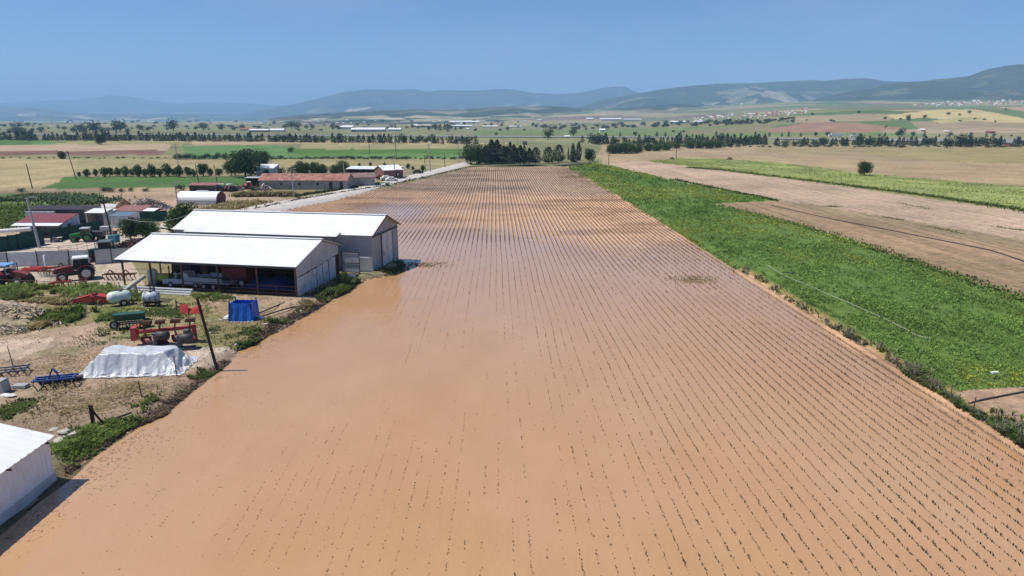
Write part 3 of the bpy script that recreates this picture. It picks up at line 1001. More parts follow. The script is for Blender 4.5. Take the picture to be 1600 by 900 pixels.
w.prismx([(0, -.4), (WB, -.4), (WB, EB), (WB / 2, RB - .1), (0, EB)], -LB, -LB + .15)
w.box((-LB / 2, .075, EB / 2 - .2), (LB - .31, .15, EB + .4))
w.box((-LB / 2, WB - .075, EB / 2 - .2), (LB - .31, .15, EB + .4))
w.build('wall', CONCRETE, bB)
d = MB(); d.corrugated((.10, 3.2, .12), (.10, 6.9, .12), (.10, 6.9, 4.3), (.10, 3.2, 4.3), .6, .02, .05)
do = d.build('sliding_door', WHITE_WALL, bB)
MB().box((.09, 3.12, 2.2), (.10, .10, 4.3)).box((.09, 6.98, 2.2), (.10, .10, 4.3)).box((.09, 5.0, .08), (.10, 3.9, .09)).build('door_frame', STEEL_DARK, do)
MB().box((.12, 4.6, 4.42), (.10, 8.6, .16)).build('door_rail', STEEL_DARK, bB)
MB().box((-1.5, -.5, 1.05), (2.9, .05, 1.95), rx=.22).build('leaning_sheet', WHITE_ROOF, bB)

# ---- narrow lean-to roof in the gap between the two barns
pL = pA.copy()
lt = thing('lean_to', 'narrow white lean-to roof strip in the gap between the two barns', 'lean-to', pA, ROT)
r = MB().corrugated((-LA - .6, 12.0, 4.55), (-.8, 12.0, 4.55), (-.8, 13.4, 4.95), (-LA - .6, 13.4, 4.95), .42, .03, .05)
r.build('roof', WHITE_ROOF, lt)
MB().box((-LA / 2 - .5, 12.0, 4.40), (LA - .4, .08, .2)).build('edge_beam', STEEL_DARK, lt)
for xx in (-1.2, -6.2, -11.2, -16.2, -21.2, -23.4):
    MB().box((xx, 12.1, 2.0), (.12, .12, 4.9)).build('post', RUST, lt)

# gate of corrugated sheets between the barns
gt = thing('corrugated_gate', 'grey corrugated gate panels closing the gap between the two barns', 'gate', pA + Vector((.1, 10.9, 0)), ROT)
MB().corrugated((2.2, 0.9, .2), (4.4, .9, .2), (4.4, .9, 2.7), (2.2, .9, 2.7), .22, .02, .02).build('panel', GREY_SHEET, gt)
f = MB()
for zz in (.25, 1.4, 2.75): f.box((3.3, .84, zz), (2.4, .06, .08))
for xx in (2.15, 4.45): f.box((xx, .84, 1.4), (.08, .08, 2.9))
f.build('frame', STEEL_DARK, gt)

# ---- near shed at the bottom left
pS = Vector((-23.75, 33.9, .0))
sh = thing('storage_shed', 'white corrugated metal shed standing at the edge of the floodwater', 'shed', pS, math.radians(-1.0))
LS = 13.0
r = MB().corrugated((.22, -LS, 2.62), (.22, .25, 2.62), (-3.4, .25, 3.55), (-3.4, -LS, 3.55), .5, .04, .05)
r.corrugated((-7.0, .25, 2.62), (-7.0, -LS, 2.62), (-3.42, -LS, 3.55), (-3.42, .25, 3.55), .5, .04, .05)
r.build('roof', WHITE_ROOF, sh)
SHED_WALL = mat('fresh_white_sheet', (.78, .79, .81), .5, .05, .8, dirt=(.45, .40, .35), dirt_amt=.5, dirt_scale=.8)
w = MB().corrugated((0, -LS, .55), (0, 0, .55), (0, 0, 2.56), (0, -LS, 2.56), .34, .028, .03)
w.corrugated((0, 0, .4), (-6.8, 0, .4), (-6.8, 0, 2.5), (0, 0, 2.5), .34, .028, .03)
w.prism([(-.05, 2.5), (-6.75, 2.5), (-3.4, 3.45)], -.05, -.02)
w.build('wall', SHED_WALL, sh)
MB().box((.0, -LS / 2, .1), (.10, LS, .95)).box((-3.4, .0, .1), (6.9, .10, .95)).build('plinth', GREY_SHEET, sh)
wi = MB().box((.05, -5.4, 1.75), (.06, 1.2, .95)).build('window', GLASS, sh)
f = MB()
for (yy, zz, a_, b_) in ((-5.4, 2.25, 1.3, .07), (-5.4, 1.25, 1.3, .07)): f.box((.07, yy, zz), (.08, a_, b_))
for yy in (-6.03, -5.4, -4.77): f.box((.07, yy, 1.75), (.08, .06, .95))
f.build('frame', STEEL_DARK, wi)
for yy in (-.4, -3.2, -6.6): MB().box((.14, yy, 2.5), (.3, .07, .1)).build('purlin_end', STEEL_DARK, sh)


# ================================================================== yard buildings on the left
def simple_shed(name, label, cat, px, py, rot, L_, W_, ef, rr, ry, eb, roofm, wallm, open_front=False, front_strip=None, oh=.25, roof_name='roof', endm=None, pitch=.4, z=None):
    """local frame: origin front right corner, length to -x, depth to +y"""
    p = g(px, py)
    if z is not None: p.z = z
    t = thing(name, label, cat, p, math.radians(rot))
    r_ = MB().corrugated((-L_ - oh, -oh, ef - .05), (oh, -oh, ef - .05), (oh, ry, rr), (-L_ - oh, ry, rr), pitch, .03, .05)
    if ry < W_ - .05:
        r_.corrugated((oh, W_ + oh, eb - .05), (-L_ - oh, W_ + oh, eb - .05), (-L_ - oh, ry + .01, rr), (oh, ry + .01, rr), pitch, .03, .05)
    r_.build(roof_name, roofm, t)
    prof = [(0, -.3), (W_, -.3), (W_, eb - .12), (ry, rr - .1), (0, ef - .12)] if ry < W_ - .05 else [(0, -.3), (W_, -.3), (W_, rr - .1), (0, ef - .12)]
    w_ = MB().prismx(prof, -.1, 0).prismx(prof, -L_, -L_ + .1)
    w_.box((-L_ / 2, W_ - .05, (min(eb, rr) - .3) / 2 - .05), (L_ - .21, .1, min(eb, rr) + .1))
    if not open_front:
        w_.box((-L_ / 2, .05, ef / 2 - .25), (L_ - .21, .1, ef + .2))
    w_.build('wall', endm or wallm, t)
    if open_front:
        n_ = max(2, int(L_ / 4))
        for k in range(n_ + 1):
            MB().box((-.1 - (L_ - .2) * k / n_, .06, ef / 2 - .2), (.12, .12, ef + .2)).build('post', RUST, t)
    if front_strip:
        a, bz = front_strip
        MB().corrugated((-L_ - oh, -oh - a, bz), (oh, -oh - a, bz), (oh, -oh - .02, ef - .07), (-L_ - oh, -oh - .02, ef - .07), pitch, .03, .05).build('canopy', WHITE_ROOF, t)
    return t


t = simple_shed('canteen_shed', 'low farm shed with maroon sheet roof and white canopy along its front', 'shed', 101, 371, -2, 7.2, 4.4, 2.45, 3.35, 4.0, 3.2, MAROON, WHITE_WALL, True, (1.1, 2.1))
MB().box((.04, 3.2, 1.0), (.06, .9, 2.0)).build('door', WHITE_WALL, t)
MB().box((.05, 1.6, 1.6), (.06, .8, .8)).build('window', GLASS, t)
simple_shed('open_shed', 'long dark flat roofed shed open at the front behind the maroon roofed shed', 'shed', 136, 350, -2, 11.0, 5.0, 2.7, 2.85, 4.7, 2.8, STEEL_DARK, GREY_SHEET, True)
q = g(66, 350.5)
t = thing('sheet_hut', 'white panelled hut wall standing under the long dark roof', 'hut', q, math.radians(-2))
MB().box((0, 0, 1.2), (5.2, .5, 2.3)).build('wall', WHITE_WALL, t)
MB().box((1.0, -.27, 1.2), (.08, .05, 2.4)).build('panel_joint', GREY_SHEET, t)
simple_shed('guard_hut', 'small open fronted hut with white roof right of the long dark shed', 'hut', 164, 356, -4, 3.0, 3.0, 2.7, 3.1, 2.6, 3.0, WHITE_ROOF, GREY_SHEET, True)
simple_shed('site_cabin', 'pale cabin with blue grey roof beside the green netting', 'cabin', 203, 357, -8, 3.4, 3.0, 2.2, 2.6, 2.6, 2.5, mat('blue_grey_roof', (.13, .19, .24), .5), WHITE_WALL)
simple_shed('rusty_shed', 'low shed with rusty red sheet roof behind the pale cabin', 'shed', 222, 345, -8, 5.2, 3.6, 1.9, 2.5, 3.2, 2.3, mat('rusty_red_roof', (.27, .13, .11), .8, .3, 1.5), BLOCK)
simple_shed('tiny_kiosk', 'tiny hut with white roof at the end of the green netting', 'hut', 242, 345, -8, 2.2, 1.8, 1.9, 2.2, 1.5, 2.1, WHITE_ROOF, NET)
simple_shed('white_kiosk', 'small white walled kiosk between the white roofed hut and the pale cabin', 'hut', 176, 352, -5, 1.6, 1.8, 2.5, 2.7, 1.5, 2.6, WHITE_ROOF, WHITE_WALL)

# barrel-vault store
p = g(338, 321)
bv = thing('barrel_vault_store', 'white round roofed tunnel store with dark red end wall', 'tunnel store', p, math.radians(-5))
LV, RV = 9.0, 2.35
arc = [(RV * (1 - math.cos(a)), 1.1 + 1.75 * math.sin(a)) for a in np.linspace(0, math.pi, 15)]
r = MB()
for (a, b_) in zip(arc[:-1], arc[1:]):
    r.add([(-LV, a[0], a[1]), (.1, a[0], a[1]), (.1, b_[0], b_[1]), (-LV, b_[0], b_[1])], [(0, 1, 2, 3)], 0, True)
    r.add([(-LV, a[0], a[1] - .05), (.1, a[0], a[1] - .05), (.1, b_[0], b_[1] - .05), (-LV, b_[0], b_[1] - .05)], [(3, 2, 1, 0)], 0, True)
    r.add([(.1, a[0], a[1]), (.1, a[0], a[1] - .05), (.1, b_[0], b_[1] - .05), (.1, b_[0], b_[1])], [(0, 1, 2, 3)])
r.build('roof', mat('white_membrane', (.82, .82, .81), .5, .03), bv)
MB().box((-LV / 2, .05, .35), (LV, .1, 1.5)).box((-LV / 2, 2 * RV - .05, .35), (LV, .1, 1.5)).build('side_wall', mat('grey_white_wall', (.50, .50, .49), .8, .12, 1), bv)
poly = [(0.06, -.3)] + [(a, b_ - .08) for a, b_ in arc] + [(2 * RV - .06, -.3)]
MB().prismx(poly, -.15, -.05).build('end_wall', DRED, bv)
MB().prismx(poly, -LV + .05, -LV + .15).build('end_wall', DRED, bv)
MB().box((-LV * .45, RV, 2.95), (2.6, .5, .16)).build('roof_vent', WHITE_ROOF, bv)

# red-tiled long farm building beyond the yard, and its neighbours
t = simple_shed('farmhouse_barn', 'long low stone barn with patchy red tiled roof beside the gravel road', 'barn', 543, 296.5, -3, 24.0, 6.5, 2.5, 4.1, 3.25, 2.5, TILE, BLOCK, pitch=1.0)
for k, xx in enumerate((-20.2, -11.2)):
    MB().box((xx, 3.6, 4.4), (.5, .5, 1.0)).build('chimney', BLOCK, t)
for xx in (-1.6, -4.5):
    MB().box((xx, -.02, 1.1), (.9, .08, 1.9)).build('door', WOOD, t)
for xx in (-8.0, -13.0, -18.0): MB().box((xx, -.02, 1.5), (.7, .08, .6)).build('window', GLASS, t)
simple_shed('annex_barn', 'lower barn with weathered brown roof joined to the red tiled barn', 'barn', 586, 291, 12, 8.0, 5.0, 2.6, 3.7, 2.5, 2.6, TILED, BLOCK, pitch=1.0)
simple_shed('hay_store', 'dark walled open store with bluish white roof above the brown roofed barn', 'barn', 622, 279, -8, 17.0, 6.0, 3.0, 3.5, 5.5, 3.3, WHITE_ROOF, WOOD, True)
t = simple_shed('roadside_workshop', 'white roofed workshop with brick side beside the bend of the gravel road', 'workshop', 629, 279.5, 35, 6.5, 6.5, 3.0, 4.3, 3.25, 3.0, WHITE_ROOF, mat('brick_red_wall', (.22, .12, .095), .9, .2, 2))
simple_shed('cream_house', 'small white house with white roof half hidden behind the big walnut tree', 'house', 428, 277, -4, 5.6, 5.0, 3.0, 4.0, 4.5, 3.6, WHITE_ROOF, mat('white_house_wall', (.60, .62, .62), .8, .06))
simple_shed('tool_shelter', 'small open shelter with flat grey roof below the big walnut tree', 'shelter', 406, 291, -4, 4.0, 3.0, 2.4, 2.5, 2.6, 2.5, GREY_SHEET, WOOD, True)
simple_shed('scrap_lean_to', 'low shelter with rusty roof behind the white tunnel store', 'shelter', 337, 300, -4, 7.0, 3.0, 1.8, 2.2, 2.6, 2.0, mat('rusty_red_roof', (.27, .13, .11)), BLOCK, True)

# ================================================================== fences
def fence(name, label, cat, pts, h, post_gap, panel=None, post_m=RUST, rails=(), post_r=.05, sheet=True, pitch=.25):
    P = [g(*p) for p in pts]
    t = thing(name, label, cat, P[0])
    o = P[0]
    rl = MB(); posts = []
    for a, b_ in zip(P[:-1], P[1:]):
        a, b_ = a - o, b_ - o
        Ls = (b_ - a).length
        n_ = max(1, round(Ls / post_gap))
        for k in range(n_):
            u, v = a.lerp(b_, k / n_), a.lerp(b_, (k + 1) / n_)
            posts.append(u)
            if panel:
                hh = h * random.uniform(.93, 1.0)
                if sheet: MB().corrugated(u + Vector((0, 0, -.1)), v + Vector((0, 0, -.1)), v + Vector((0, 0, hh)), u + Vector((0, 0, hh)), pitch, .025, .02).build('panel', panel if random.random() < .75 else (RUST if panel is GREY_SHEET else GREY_SHEET), t)
                else: MB().plate(u + Vector((0, 0, -.1)), v + Vector((0, 0, -.1)), v + Vector((0, 0, hh)), u + Vector((0, 0, h)), .02).build('panel', panel, t)
            for zz in rails: rl.tube(u + Vector((0, 0, zz)), v + Vector((0, 0, zz)), .03, n=5)
        posts.append(b_)
    if rails: rl.build('rail', post_m, t)
    for u in posts:
        MB().tube(u + Vector((0, -.06, -.3)), u + Vector((0, -.06, h + .08)), post_r, n=6).build('post', post_m, t)
    return t


fence('corrugated_fence', 'white corrugated sheet fence across the farmyard behind the red tractor', 'fence', [(-20, 420), (14, 417), (60, 415.5), (110, 414), (142, 413)], 2.0, 2.6, WHITE_WALL, STEEL_DARK, pitch=.3)
fence('sheet_fence', 'dark and grey sheet fence reaching behind the machinery barn', 'fence', [(150, 413), (176, 411), (215, 408), (260, 405)], 1.9, 2.2, GREY_SHEET, STEEL_DARK, pitch=.3)
fence('net_fence', 'tall dark green net fence in front of the maroon roofed shed', 'fence', [(-30, 396), (16, 392), (30, 390), (60, 384), (70, 381)], 2.3, 2.6, NET, STEEL_DARK, sheet=False)
fence('net_fence', 'dark green net fence behind the green tractor', 'fence', [(80, 379), (110, 372), (135, 367), (161, 362)], 2.0, 2.4, NET, STEEL_DARK, sheet=False)
fence('net_fence', 'dark green net fence between the pale cabin and the round bush', 'fence', [(186, 356), (205, 352), (232, 348), (262, 344)], 2.0, 2.6, NET, STEEL_DARK, sheet=False)
fence('pipe_railing', 'thin rusty pipe railing along the upper yard above the sheet fence', 'railing', [(93, 397), (122, 394), (152, 386), (153, 384)], 1.1, 2.0, None, RUST, (1.08, .55), .03)
fence('timber_rail_fence', 'long dark pipe rail fence at the yard edge below the red tractor', 'fence', [(-20, 449), (60, 452), (120, 455), (188, 455)], 1.0, 4.5, None, RUST, (.95,), .05)

# white guard rail planks below the barn front
p = g(296, 462)
t = thing('rail_stack', 'stack of long white metal rails lying in front of the machinery barn', 'metal rails', p, ROT)
for k, (yy, zz) in enumerate(((0, .08), (0.25, .30), (.5, .52))):
    MB().box((-4.4, yy, zz), (9.0, .10, .20)).box((-4.4, yy - .04, zz), (9.0, .06, .05)).build('rail', WHITE_ROOF, t)

# ================================================================== machines
def wheel(parent, x, y, r_, w_, rimm=RIM, rim_r=.55):
    prof = [(-w_ / 2, r_ * .62), (-w_ / 2, r_ * .9), (-w_ * .3, r_), (w_ * .3, r_), (w_ / 2, r_ * .9), (w_ / 2, r_ * .62)]
    mb = MB().lathe((x, y, r_), (0, 1, 0), prof, 22)
    for k in range(14):      # tread lugs
        a = 2 * math.pi * k / 14
        for s_ in (-1, 1):
            c = Vector((x + r_ * math.cos(a + .1 * s_), y + s_ * w_ * .22, r_ + r_ * math.sin(a + .1 * s_)))
            mb.box(c, (.06, w_ * .42, .09 * r_ + .02), ry=-a)
    wo = mb.build('wheel', TYRE, parent)
    MB().lathe((x, y, r_), (0, 1, 0), [(-w_ * .505, r_ * rim_r), (-w_ * .515, r_ * .2), (-w_ * .56, r_ * .16), (-w_ * .56, .02)], 18).lathe(
        (x, y, r_), (0, 1, 0), [(w_ * .56, .02), (w_ * .56, r_ * .16), (w_ * .515, r_ * .2), (w_ * .505, r_ * rim_r)], 18).build('rim', rimm, wo)
    return wo


def tractor(name, label, px, py, rot, hoodm, roofm, cab=True, rimm=RIM, sc=1.0, canopy_only=False):
    p = g(px, py)
    t = thing(name, label, 'tractor', p, rot)
    t.scale = (sc, sc, sc)
    for s_ in (-1, 1):
        wheel(t, -1.0, s_ * .88, .86, .5, rimm)
        wheel(t, 1.45, s_ * .80, .58, .38, rimm)
    MB().box((.3, 0, .85), (3.4, .55, .5)).box((1.45, 0, .58), (.25, 1.4, .2)).box((-1.0, 0, .86), (.4, 1.5, .3)).build('chassis', STEEL_DARK, t)
    h = MB().prism([(.2, 1.0), (.2, 1.78), (1.2, 1.72), (2.1, 1.52), (2.25, 1.3), (2.25, .95)], -.40, .40)
    ho_ = h.build('bonnet', hoodm, t, .04)
    MB().box((2.26, 0, 1.15), (.04, .55, .35)).build('grille', STEEL_DARK, ho_)
    for s_ in (-1, 1): MB().box((2.2, s_ * .28, 1.42), (.08, .16, .1)).build('headlight', RIM, ho_)
    for s_ in (-1, 1):
        f_ = MB()
        for k in range(6):
            a0, a1 = math.pi * (.05 + .15 * k), math.pi * (.05 + .15 * (k + 1))
            c0, c1 = [(-1.0 + 1.0 * math.cos(a), .86 + .98 * math.sin(a)) for a in (a0, a1)]
            f_.plate((c0[0], s_ * .88 - .3, c0[1]), (c0[0], s_ * .88 + .3, c0[1]), (c1[0], s_ * .88 + .3, c1[1]), (c1[0], s_ * .88 - .3, c1[1]), .04)
        f_.build('mudguard', hoodm, t)
    MB().tube((.6, .3, 1.7), (.6, .3, 2.6), .05).build('exhaust_pipe', STEEL_DARK, t)
    if cab and not canopy_only:
        MB().prism([(.2, 1.3), (-1.35, 1.45), (-1.3, 2.58), (.05, 2.58)], -.70, .70).build('cab', GLASS, t)
        fr = MB()
        for s_ in (-1, 1):
            fr.bar((.22, s_ * .72, 1.25), (.07, s_ * .72, 2.6), .08).bar((-1.38, s_ * .72, 1.4), (-1.32, s_ * .72, 2.6), .09).bar((-.55, s_ * .72, 1.35), (-.55, s_ * .72, 2.6), .06)
        fr.bar((.07, -.72, 2.55), (.07, .72, 2.55), .06).bar((-1.32, -.72, 2.55), (-1.32, .72, 2.55), .06)
        for s_ in (-1, 1): fr.bar((.07, s_ * .72, 2.56), (-1.32, s_ * .72, 2.56), .06)
        fr.build('cab_frame', STEEL_DARK, t)
        MB().box((-.62, 0, 2.68), (1.75, 1.65, .20), taper=(.9, .88)).build('cab_roof', roofm, t, .04)
    else:
        fr = MB()
        for (xx, s_) in ((-.1, -1), (-.1, 1), (-1.4, -1), (-1.4, 1)): fr.bar((xx, s_ * .62, .95), (xx, s_ * .62, 2.4), .06)
        fr.box((-.75, 0, 2.385), (1.5, 1.35, .05)).build('canopy_frame', RIM, t)
        MB().box((-.75, 0, 2.46), (1.9, 1.55, .12), taper=(.94, .94)).build('canopy', roofm, t)
        MB().box((-.85, 0, 1.15), (.5, .5, .12)).box((-1.1, 0, 1.45), (.1, .5, .55)).build('seat', STEEL_DARK, t)
        MB().tube((-.1, 0, 1.4), (-.25, 0, 1.75), .03).lathe((-.25, 0, 1.75), (-.4, 0, .9), [(-.02, .2), (.02, .2)], 12).build('steering_wheel', STEEL_DARK, t)
    return t


WROOF = mat('white_cab_roof', (.72, .72, .70), .45, .05)
tractor('cab_tractor', 'red tractor with white cab roof parked in front of the corrugated fence', 121, 437, math.radians(210), DRED, WROOF)
tractor('cab_tractor', 'green tractor with grey cab parked against the green net fence', 131, 377.5, math.radians(192), GREENP, mat('grey_cab_roof', (.40, .42, .42), .5), rimm=GREENP, sc=.8)
tractor('cab_tractor', 'dark green tractor showing its cab behind the sheet fence', 161, 407.5, math.radians(195), DGREENP, mat('dark_cab_roof', (.10, .13, .14), .5))
tractor('canopy_tractor', 'old dark red tractor with flat blue canopy at the left edge', 21, 446, math.radians(-8), DRED, mat('light_blue_canopy', (.16, .33, .62), .5), canopy_only=True)

# wagon behind the green tractor
p = g(151, 375)
t = thing('farm_wagon', 'dark low farm wagon hitched behind the green tractor', 'wagon', p, math.radians(12))
MB().box((-.3, 0, 1.0), (3.0, 1.8, .8)).build('box_body', STEEL_DARK, t)
for xx in (-1.2, .7):
    for s_ in (-1, 1): wheel(t, xx, s_ * .85, .38, .22, RUST)

# pickup in the barn
p = g(280, 455); p.z = .42; p.y += 2.2
t = thing('pickup', 'white pickup parked inside the left bay of the machinery barn', 'pickup', p, ROT + math.radians(185))
PW = mat('white_car_paint', (.55, .60, .68), .35, .05, 1, dirt=(.3, .27, .24), dirt_amt=.5, spec=.5)
MB().box((0, 0, .72), (4.9, 1.75, .55)).prism([(.95, 1.0), (.55, 1.68), (-.55, 1.70), (-.75, 1.0)], -.80, .80).build('body', PW, t, .05)
MB().prism([(.83, 1.04), (.5, 1.60), (-.02, 1.60), (-.02, 1.04)], -.83, .83).build('side_window', GLASS, t)
MB().plate((.98, -.7, 1.02), (.98, .7, 1.02), (.60, .66, 1.64), (.60, -.66, 1.64), .02).build('windscreen', GLASS, t)
MB().box((-1.6, .86, 1.12), (1.7, .06, .3)).box((-1.6, -.86, 1.12), (1.7, .06, .3)).box((-2.43, 0, 1.12), (.06, 1.7, .3)).build('load_bed', PW, t)
for xx in (1.5, -1.5):
    for s_ in (-1, 1): wheel(t, xx, s_ * .8, .35, .22)
# other things stored in the barn
p = g(330, 457); p.z = .4
t = thing('trailer', 'low trailer with pale side boards under the barn roof', 'trailer', p + Vector((-.4, 2.2, 0)), ROT)
MB().box((0, 0, .75), (4.6, 1.9, .1)).box((-.6, -.95, 1.05), (4.2, .05, .5)).box((.6, .95, 1.25), (3.4, .05, .55)).build('side_board', TANKG, t)
MB().box((0, 0, .6), (5.2, .8, .16)).build('chassis', STEEL_DARK, t)
for s_ in (-1, 1): wheel(t, -.8, s_ * .85, .36, .22); wheel(t, .4, s_ * .85, .36, .22)
p = g(251, 450); p.z = .4
t = thing('spray_tank', 'yellow green sprayer tank on a black frame in the barn', 'sprayer', p + Vector((0, 1.2, 0)), ROT)
MB().lathe((0, 0, 1.0), (1, 0, 0), [(-.8, .3), (-.7, .5), (.7, .5), (.8, .3)], 16).build('tank', YELLOW, t)
MB().box((0, 0, .4), (1.7, .9, .12)).box((-.7, 0, .2), (.1, .9, .5)).box((.7, 0, .2), (.1, .9, .5)).box((.9, .3, 1.3), (.1, .1, 2.3)).box((.9, -.3, 1.3), (.1, .1, 2.3)).build('frame', STEEL_DARK, t)
p = g(238, 449); p.z = .4
MB().lathe((0, 0, 0), (0, 0, 1), [(0, .5), (0, .55), (1.7, .55), (1.9, .4), (2.0, .2)], 16).build('storage_tank', SACK).location = p + Vector((-.3, 1.0, 0))
tag(bpy.data.objects['storage_tank'], 'upright white plastic tank behind the barn post', 'tank')
p = g(262, 448)
t = thing('harvest_machine', 'dark machine with tall frame standing deep in the left barn bay', 'farm machine', Vector((p.x + .4, p.y + 4.2, .4)), ROT)
MB().box((0, 0, 1.3), (2.6, 1.6, 1.2)).box((.4, 0, 2.2), (1.2, 1.4, .9)).build('body', STEEL_DARK, t)
for s_ in (-1, 1): wheel(t, -.8, s_ * .85, .6, .3); wheel(t, 1.0, s_ * .85, .45, .3)
p = g(352, 459)
t = thing('combine_header', 'dark red machine standing deep inside the middle barn bay', 'farm machine', Vector((p.x, p.y + 4.0, .4)), ROT)
MB().box((0, 0, 1.3), (3.0, 1.5, 1.9)).build('body', DRED, t, .05)
for s_ in (-1, 1): wheel(t, -1.0, s_ * .8, .5, .3); wheel(t, 1.0, s_ * .8, .5, .3)
p = g(400, 461)
V, Fq = [], []
for j in range(15):
    for k in range(9):
        x, y = (j / 14 - .5) * 6.4, (k / 8 - .5) * 3.0
        e = min(1 - abs(2 * j / 14 - 1), 1 - abs(2 * k / 8 - 1)) * 2.2
        V.append((x, y, min(1, e) * (.95 + .25 * math.sin(x * 1.7) + .1 * math.sin(y * 5 + x)) + .02))
for j in range(14):
    for k in range(8): Fq.append((j * 9 + k, (j + 1) * 9 + k, (j + 1) * 9 + k + 1, j * 9 + k + 1))
o = link('tarp_covered_heap', mesh_np('tarp_covered_heap', V, Fq, mat('dark_blue_tarpaulin', (.008, .03, .16), .5), True)); o.location = (p.x + .6, p.y + 4.0, .4); o.rotation_euler = (0, 0, ROT)
tag(o, 'heap covered with dark blue tarpaulin in the right bays of the barn', 'covered heap')


# ================================================================== heaps
def heap(name, label, cat, px, py, rx, ry, h, m, seed, rough=.25, group=None):
    p = g(px, py)
    n_ = 40
    V, Fq = [], []
    for j in range(n_):
        for k in range(n_):
            x, y = (j / (n_ - 1) * 2 - 1), (k / (n_ - 1) * 2 - 1)
            r_ = math.hypot(x, y)
            z = h * max(0, 1 - r_ ** 1.6)
            z += rough * (float(fbm(np.array(x * 4), np.array(y * 4), seed, 4)) - .45) * (1 if r_ < 1 else 0) * 2
            V.append((x * rx, y * ry, z if r_ < 1 else -.25))
    for j in range(n_ - 1):
        for k in range(n_ - 1): Fq.append((j * n_ + k, (j + 1) * n_ + k, (j + 1) * n_ + k + 1, j * n_ + k + 1))
    o = link(name, mesh_np(name, V, Fq, m, False)); o.location = p
    return tag(o, label, cat, group)


def chips(name, label, cat, px, py, rx, ry, h, n_, size, cols, seed):
    rg = np.random.default_rng(seed)
    p = g(px, py)
    mb = [MB() for _ in cols]
    for k in range(n_):
        a, r_ = rg.uniform(0, 6.28), math.sqrt(rg.uniform(0, 1))
        x, y = r_ * math.cos(a) * rx, r_ * math.sin(a) * ry
        z = h * max(0, 1 - r_ ** 1.5) * rg.uniform(.4, 1) + .05
        s_ = size * rg.uniform(.5, 1.3)
        mb[k % len(cols)].box((x, y, z), (s_ * rg.uniform(1, 2.5), s_ * .35, s_ * .2), rz=rg.uniform(0, 6.28), ry=rg.uniform(-.5, .5))
    V = MB()
    for i_, q in enumerate(mb):
        V.add(q.v, q.f, i_)
    o = V.build(name, cols); o.location = p
    return tag(o, label, cat)



# ---- implements on the ground
def tines(mb, x0, x1, n_, y, h0=.75, m=0):
    for k in range(n_):
        x = x0 + (x1 - x0) * k / max(1, n_ - 1)
        mb.path([(x, y, h0), (x, y - .25, h0 * .7), (x, y - .05, .25), (x, y + .2, .02)], .04, 5, m)


def hitch(mb, y, z=.7, w=.5, h=.7, m=0):
    mb.bar((-w, y, z), (0, y - .1, z + h), .08).bar((w, y, z), (0, y - .1, z + h), .08).bar((0, y - .1, z + h), (0, y + .9, z + .05), .07)


p = g(150, 474)
t = thing('red_mower', 'bright red folded mower lying between the weeds and the pale tank trailer', 'mower', p, math.radians(6))
MB().prism([(-1.9, .1), (-1.9, .55), (-.2, 1.0), (0, .85), (0, .1)], -.7, .7).prism([(0, .1), (0, .85), (.3, .95), (1.9, .6), (2.1, .35), (.9, .12)], -.55, .55).build('deck', RED, t, .03)
MB().bar((-1.8, -.75, .6), (-.1, -.75, 1.05), .10).bar((.1, -.6, 1.0), (1.9, -.6, .62), .10).box((0, 0, 1.0), (.4, .5, .25)).build('frame', DRED, t)
MB().box((-.6, -.66, .18), (2.4, .1, .3)).build('skid', STEEL_DARK, t)
p = g(188, 477)
t = thing('tank_trailer', 'pale green oval tank trailer with a black drawbar', 'tank trailer', p, math.radians(40)); t.scale = (.76, .76, .78)
tk = MB().lathe((0, 0, 1.15), (1, 0, 0), [(-1.45, .25), (-1.3, .6), (-.9, .8), (.9, .8), (1.3, .6), (1.45, .25)], 20).build('tank', TANKW, t)
MB().lathe((.2, 0, 1.92), (0, 0, 1), [(0, .3), (.10, .28), (.12, .1)], 14).build('lid', STEEL_DARK, tk)
MB().box((0, 0, .5), (2.6, .7, .14)).bar((-1.2, 0, .5), (-2.5, 0, .4), .12).tube((-2.2, .1, .1), (-2.2, .1, .8), .05).build('chassis', STEEL_DARK, t)
for s_ in (-1, 1): wheel(t, .3, s_ * .75, .42, .24)
p = g(206, 462)
t = thing('grain_auger', 'weathered grey auger tube leaning up behind the pale tank trailer', 'auger', p, math.radians(50))
MB().tube((-1.0, 0, .5), (1.6, 0, 1.9), .22, n=12).build('tube', STONE, t)
MB().box((-1.1, 0, .55), (.8, .7, .7)).bar((.5, .3, 0), (.5, .1, 1.3), .07).bar((.5, -.3, 0), (.5, -.1, 1.3), .07).build('hopper', WOOD, t)
p = g(238, 478)
t = thing('field_sprayer', 'grey tank sprayer with black mast and frame standing in the grass', 'sprayer', p, math.radians(0)); t.scale = (.82, .82, .85)
tk = MB().lathe((0, 0, 1.15), (1, 0, 0), [(-.95, .35), (-.85, .62), (.85, .62), (.95, .35)], 20).build('tank', TANKG, t)
MB().lathe((0, 0, 1.72), (0, 0, 1), [(0, .22), (.12, .2)], 12).build('lid', STEEL_DARK, tk)
f = MB().box((0, 0, .45), (2.1, 1.1, .1)).box((-.25, .5, 1.5), (.1, .1, 2.2)).box((.25, .5, 1.5), (.1, .1, 2.2)).box((0, .5, 2.5), (.7, .12, .12)).box((0, .5, 2.1), (.6, .1, .1))
for xx in (-.6, .1, .8): f.path([(xx, -.62, .4), (xx, -.66, 1.2), (xx, -.2, 1.8)], .035, 5)
f.build('frame', BLUE if False else STEEL_DARK, t)
f = MB()
for k in range(4): f.bar((.9, -.3 + .25 * k, .5 + .1 * k), (2.3, -.2 + .25 * k, .5 + .06 * k), .07)
f.build('folded_boom', STEEL_DARK, t)
for s_ in (-1, 1): wheel(t, s_ * .75, -.1, .32, .2)
p = g(293, 490)
t = thing('red_ridger', 'small red ridger with two mouldboards and a dark hitch in the straw', 'implement', p, math.radians(-15))
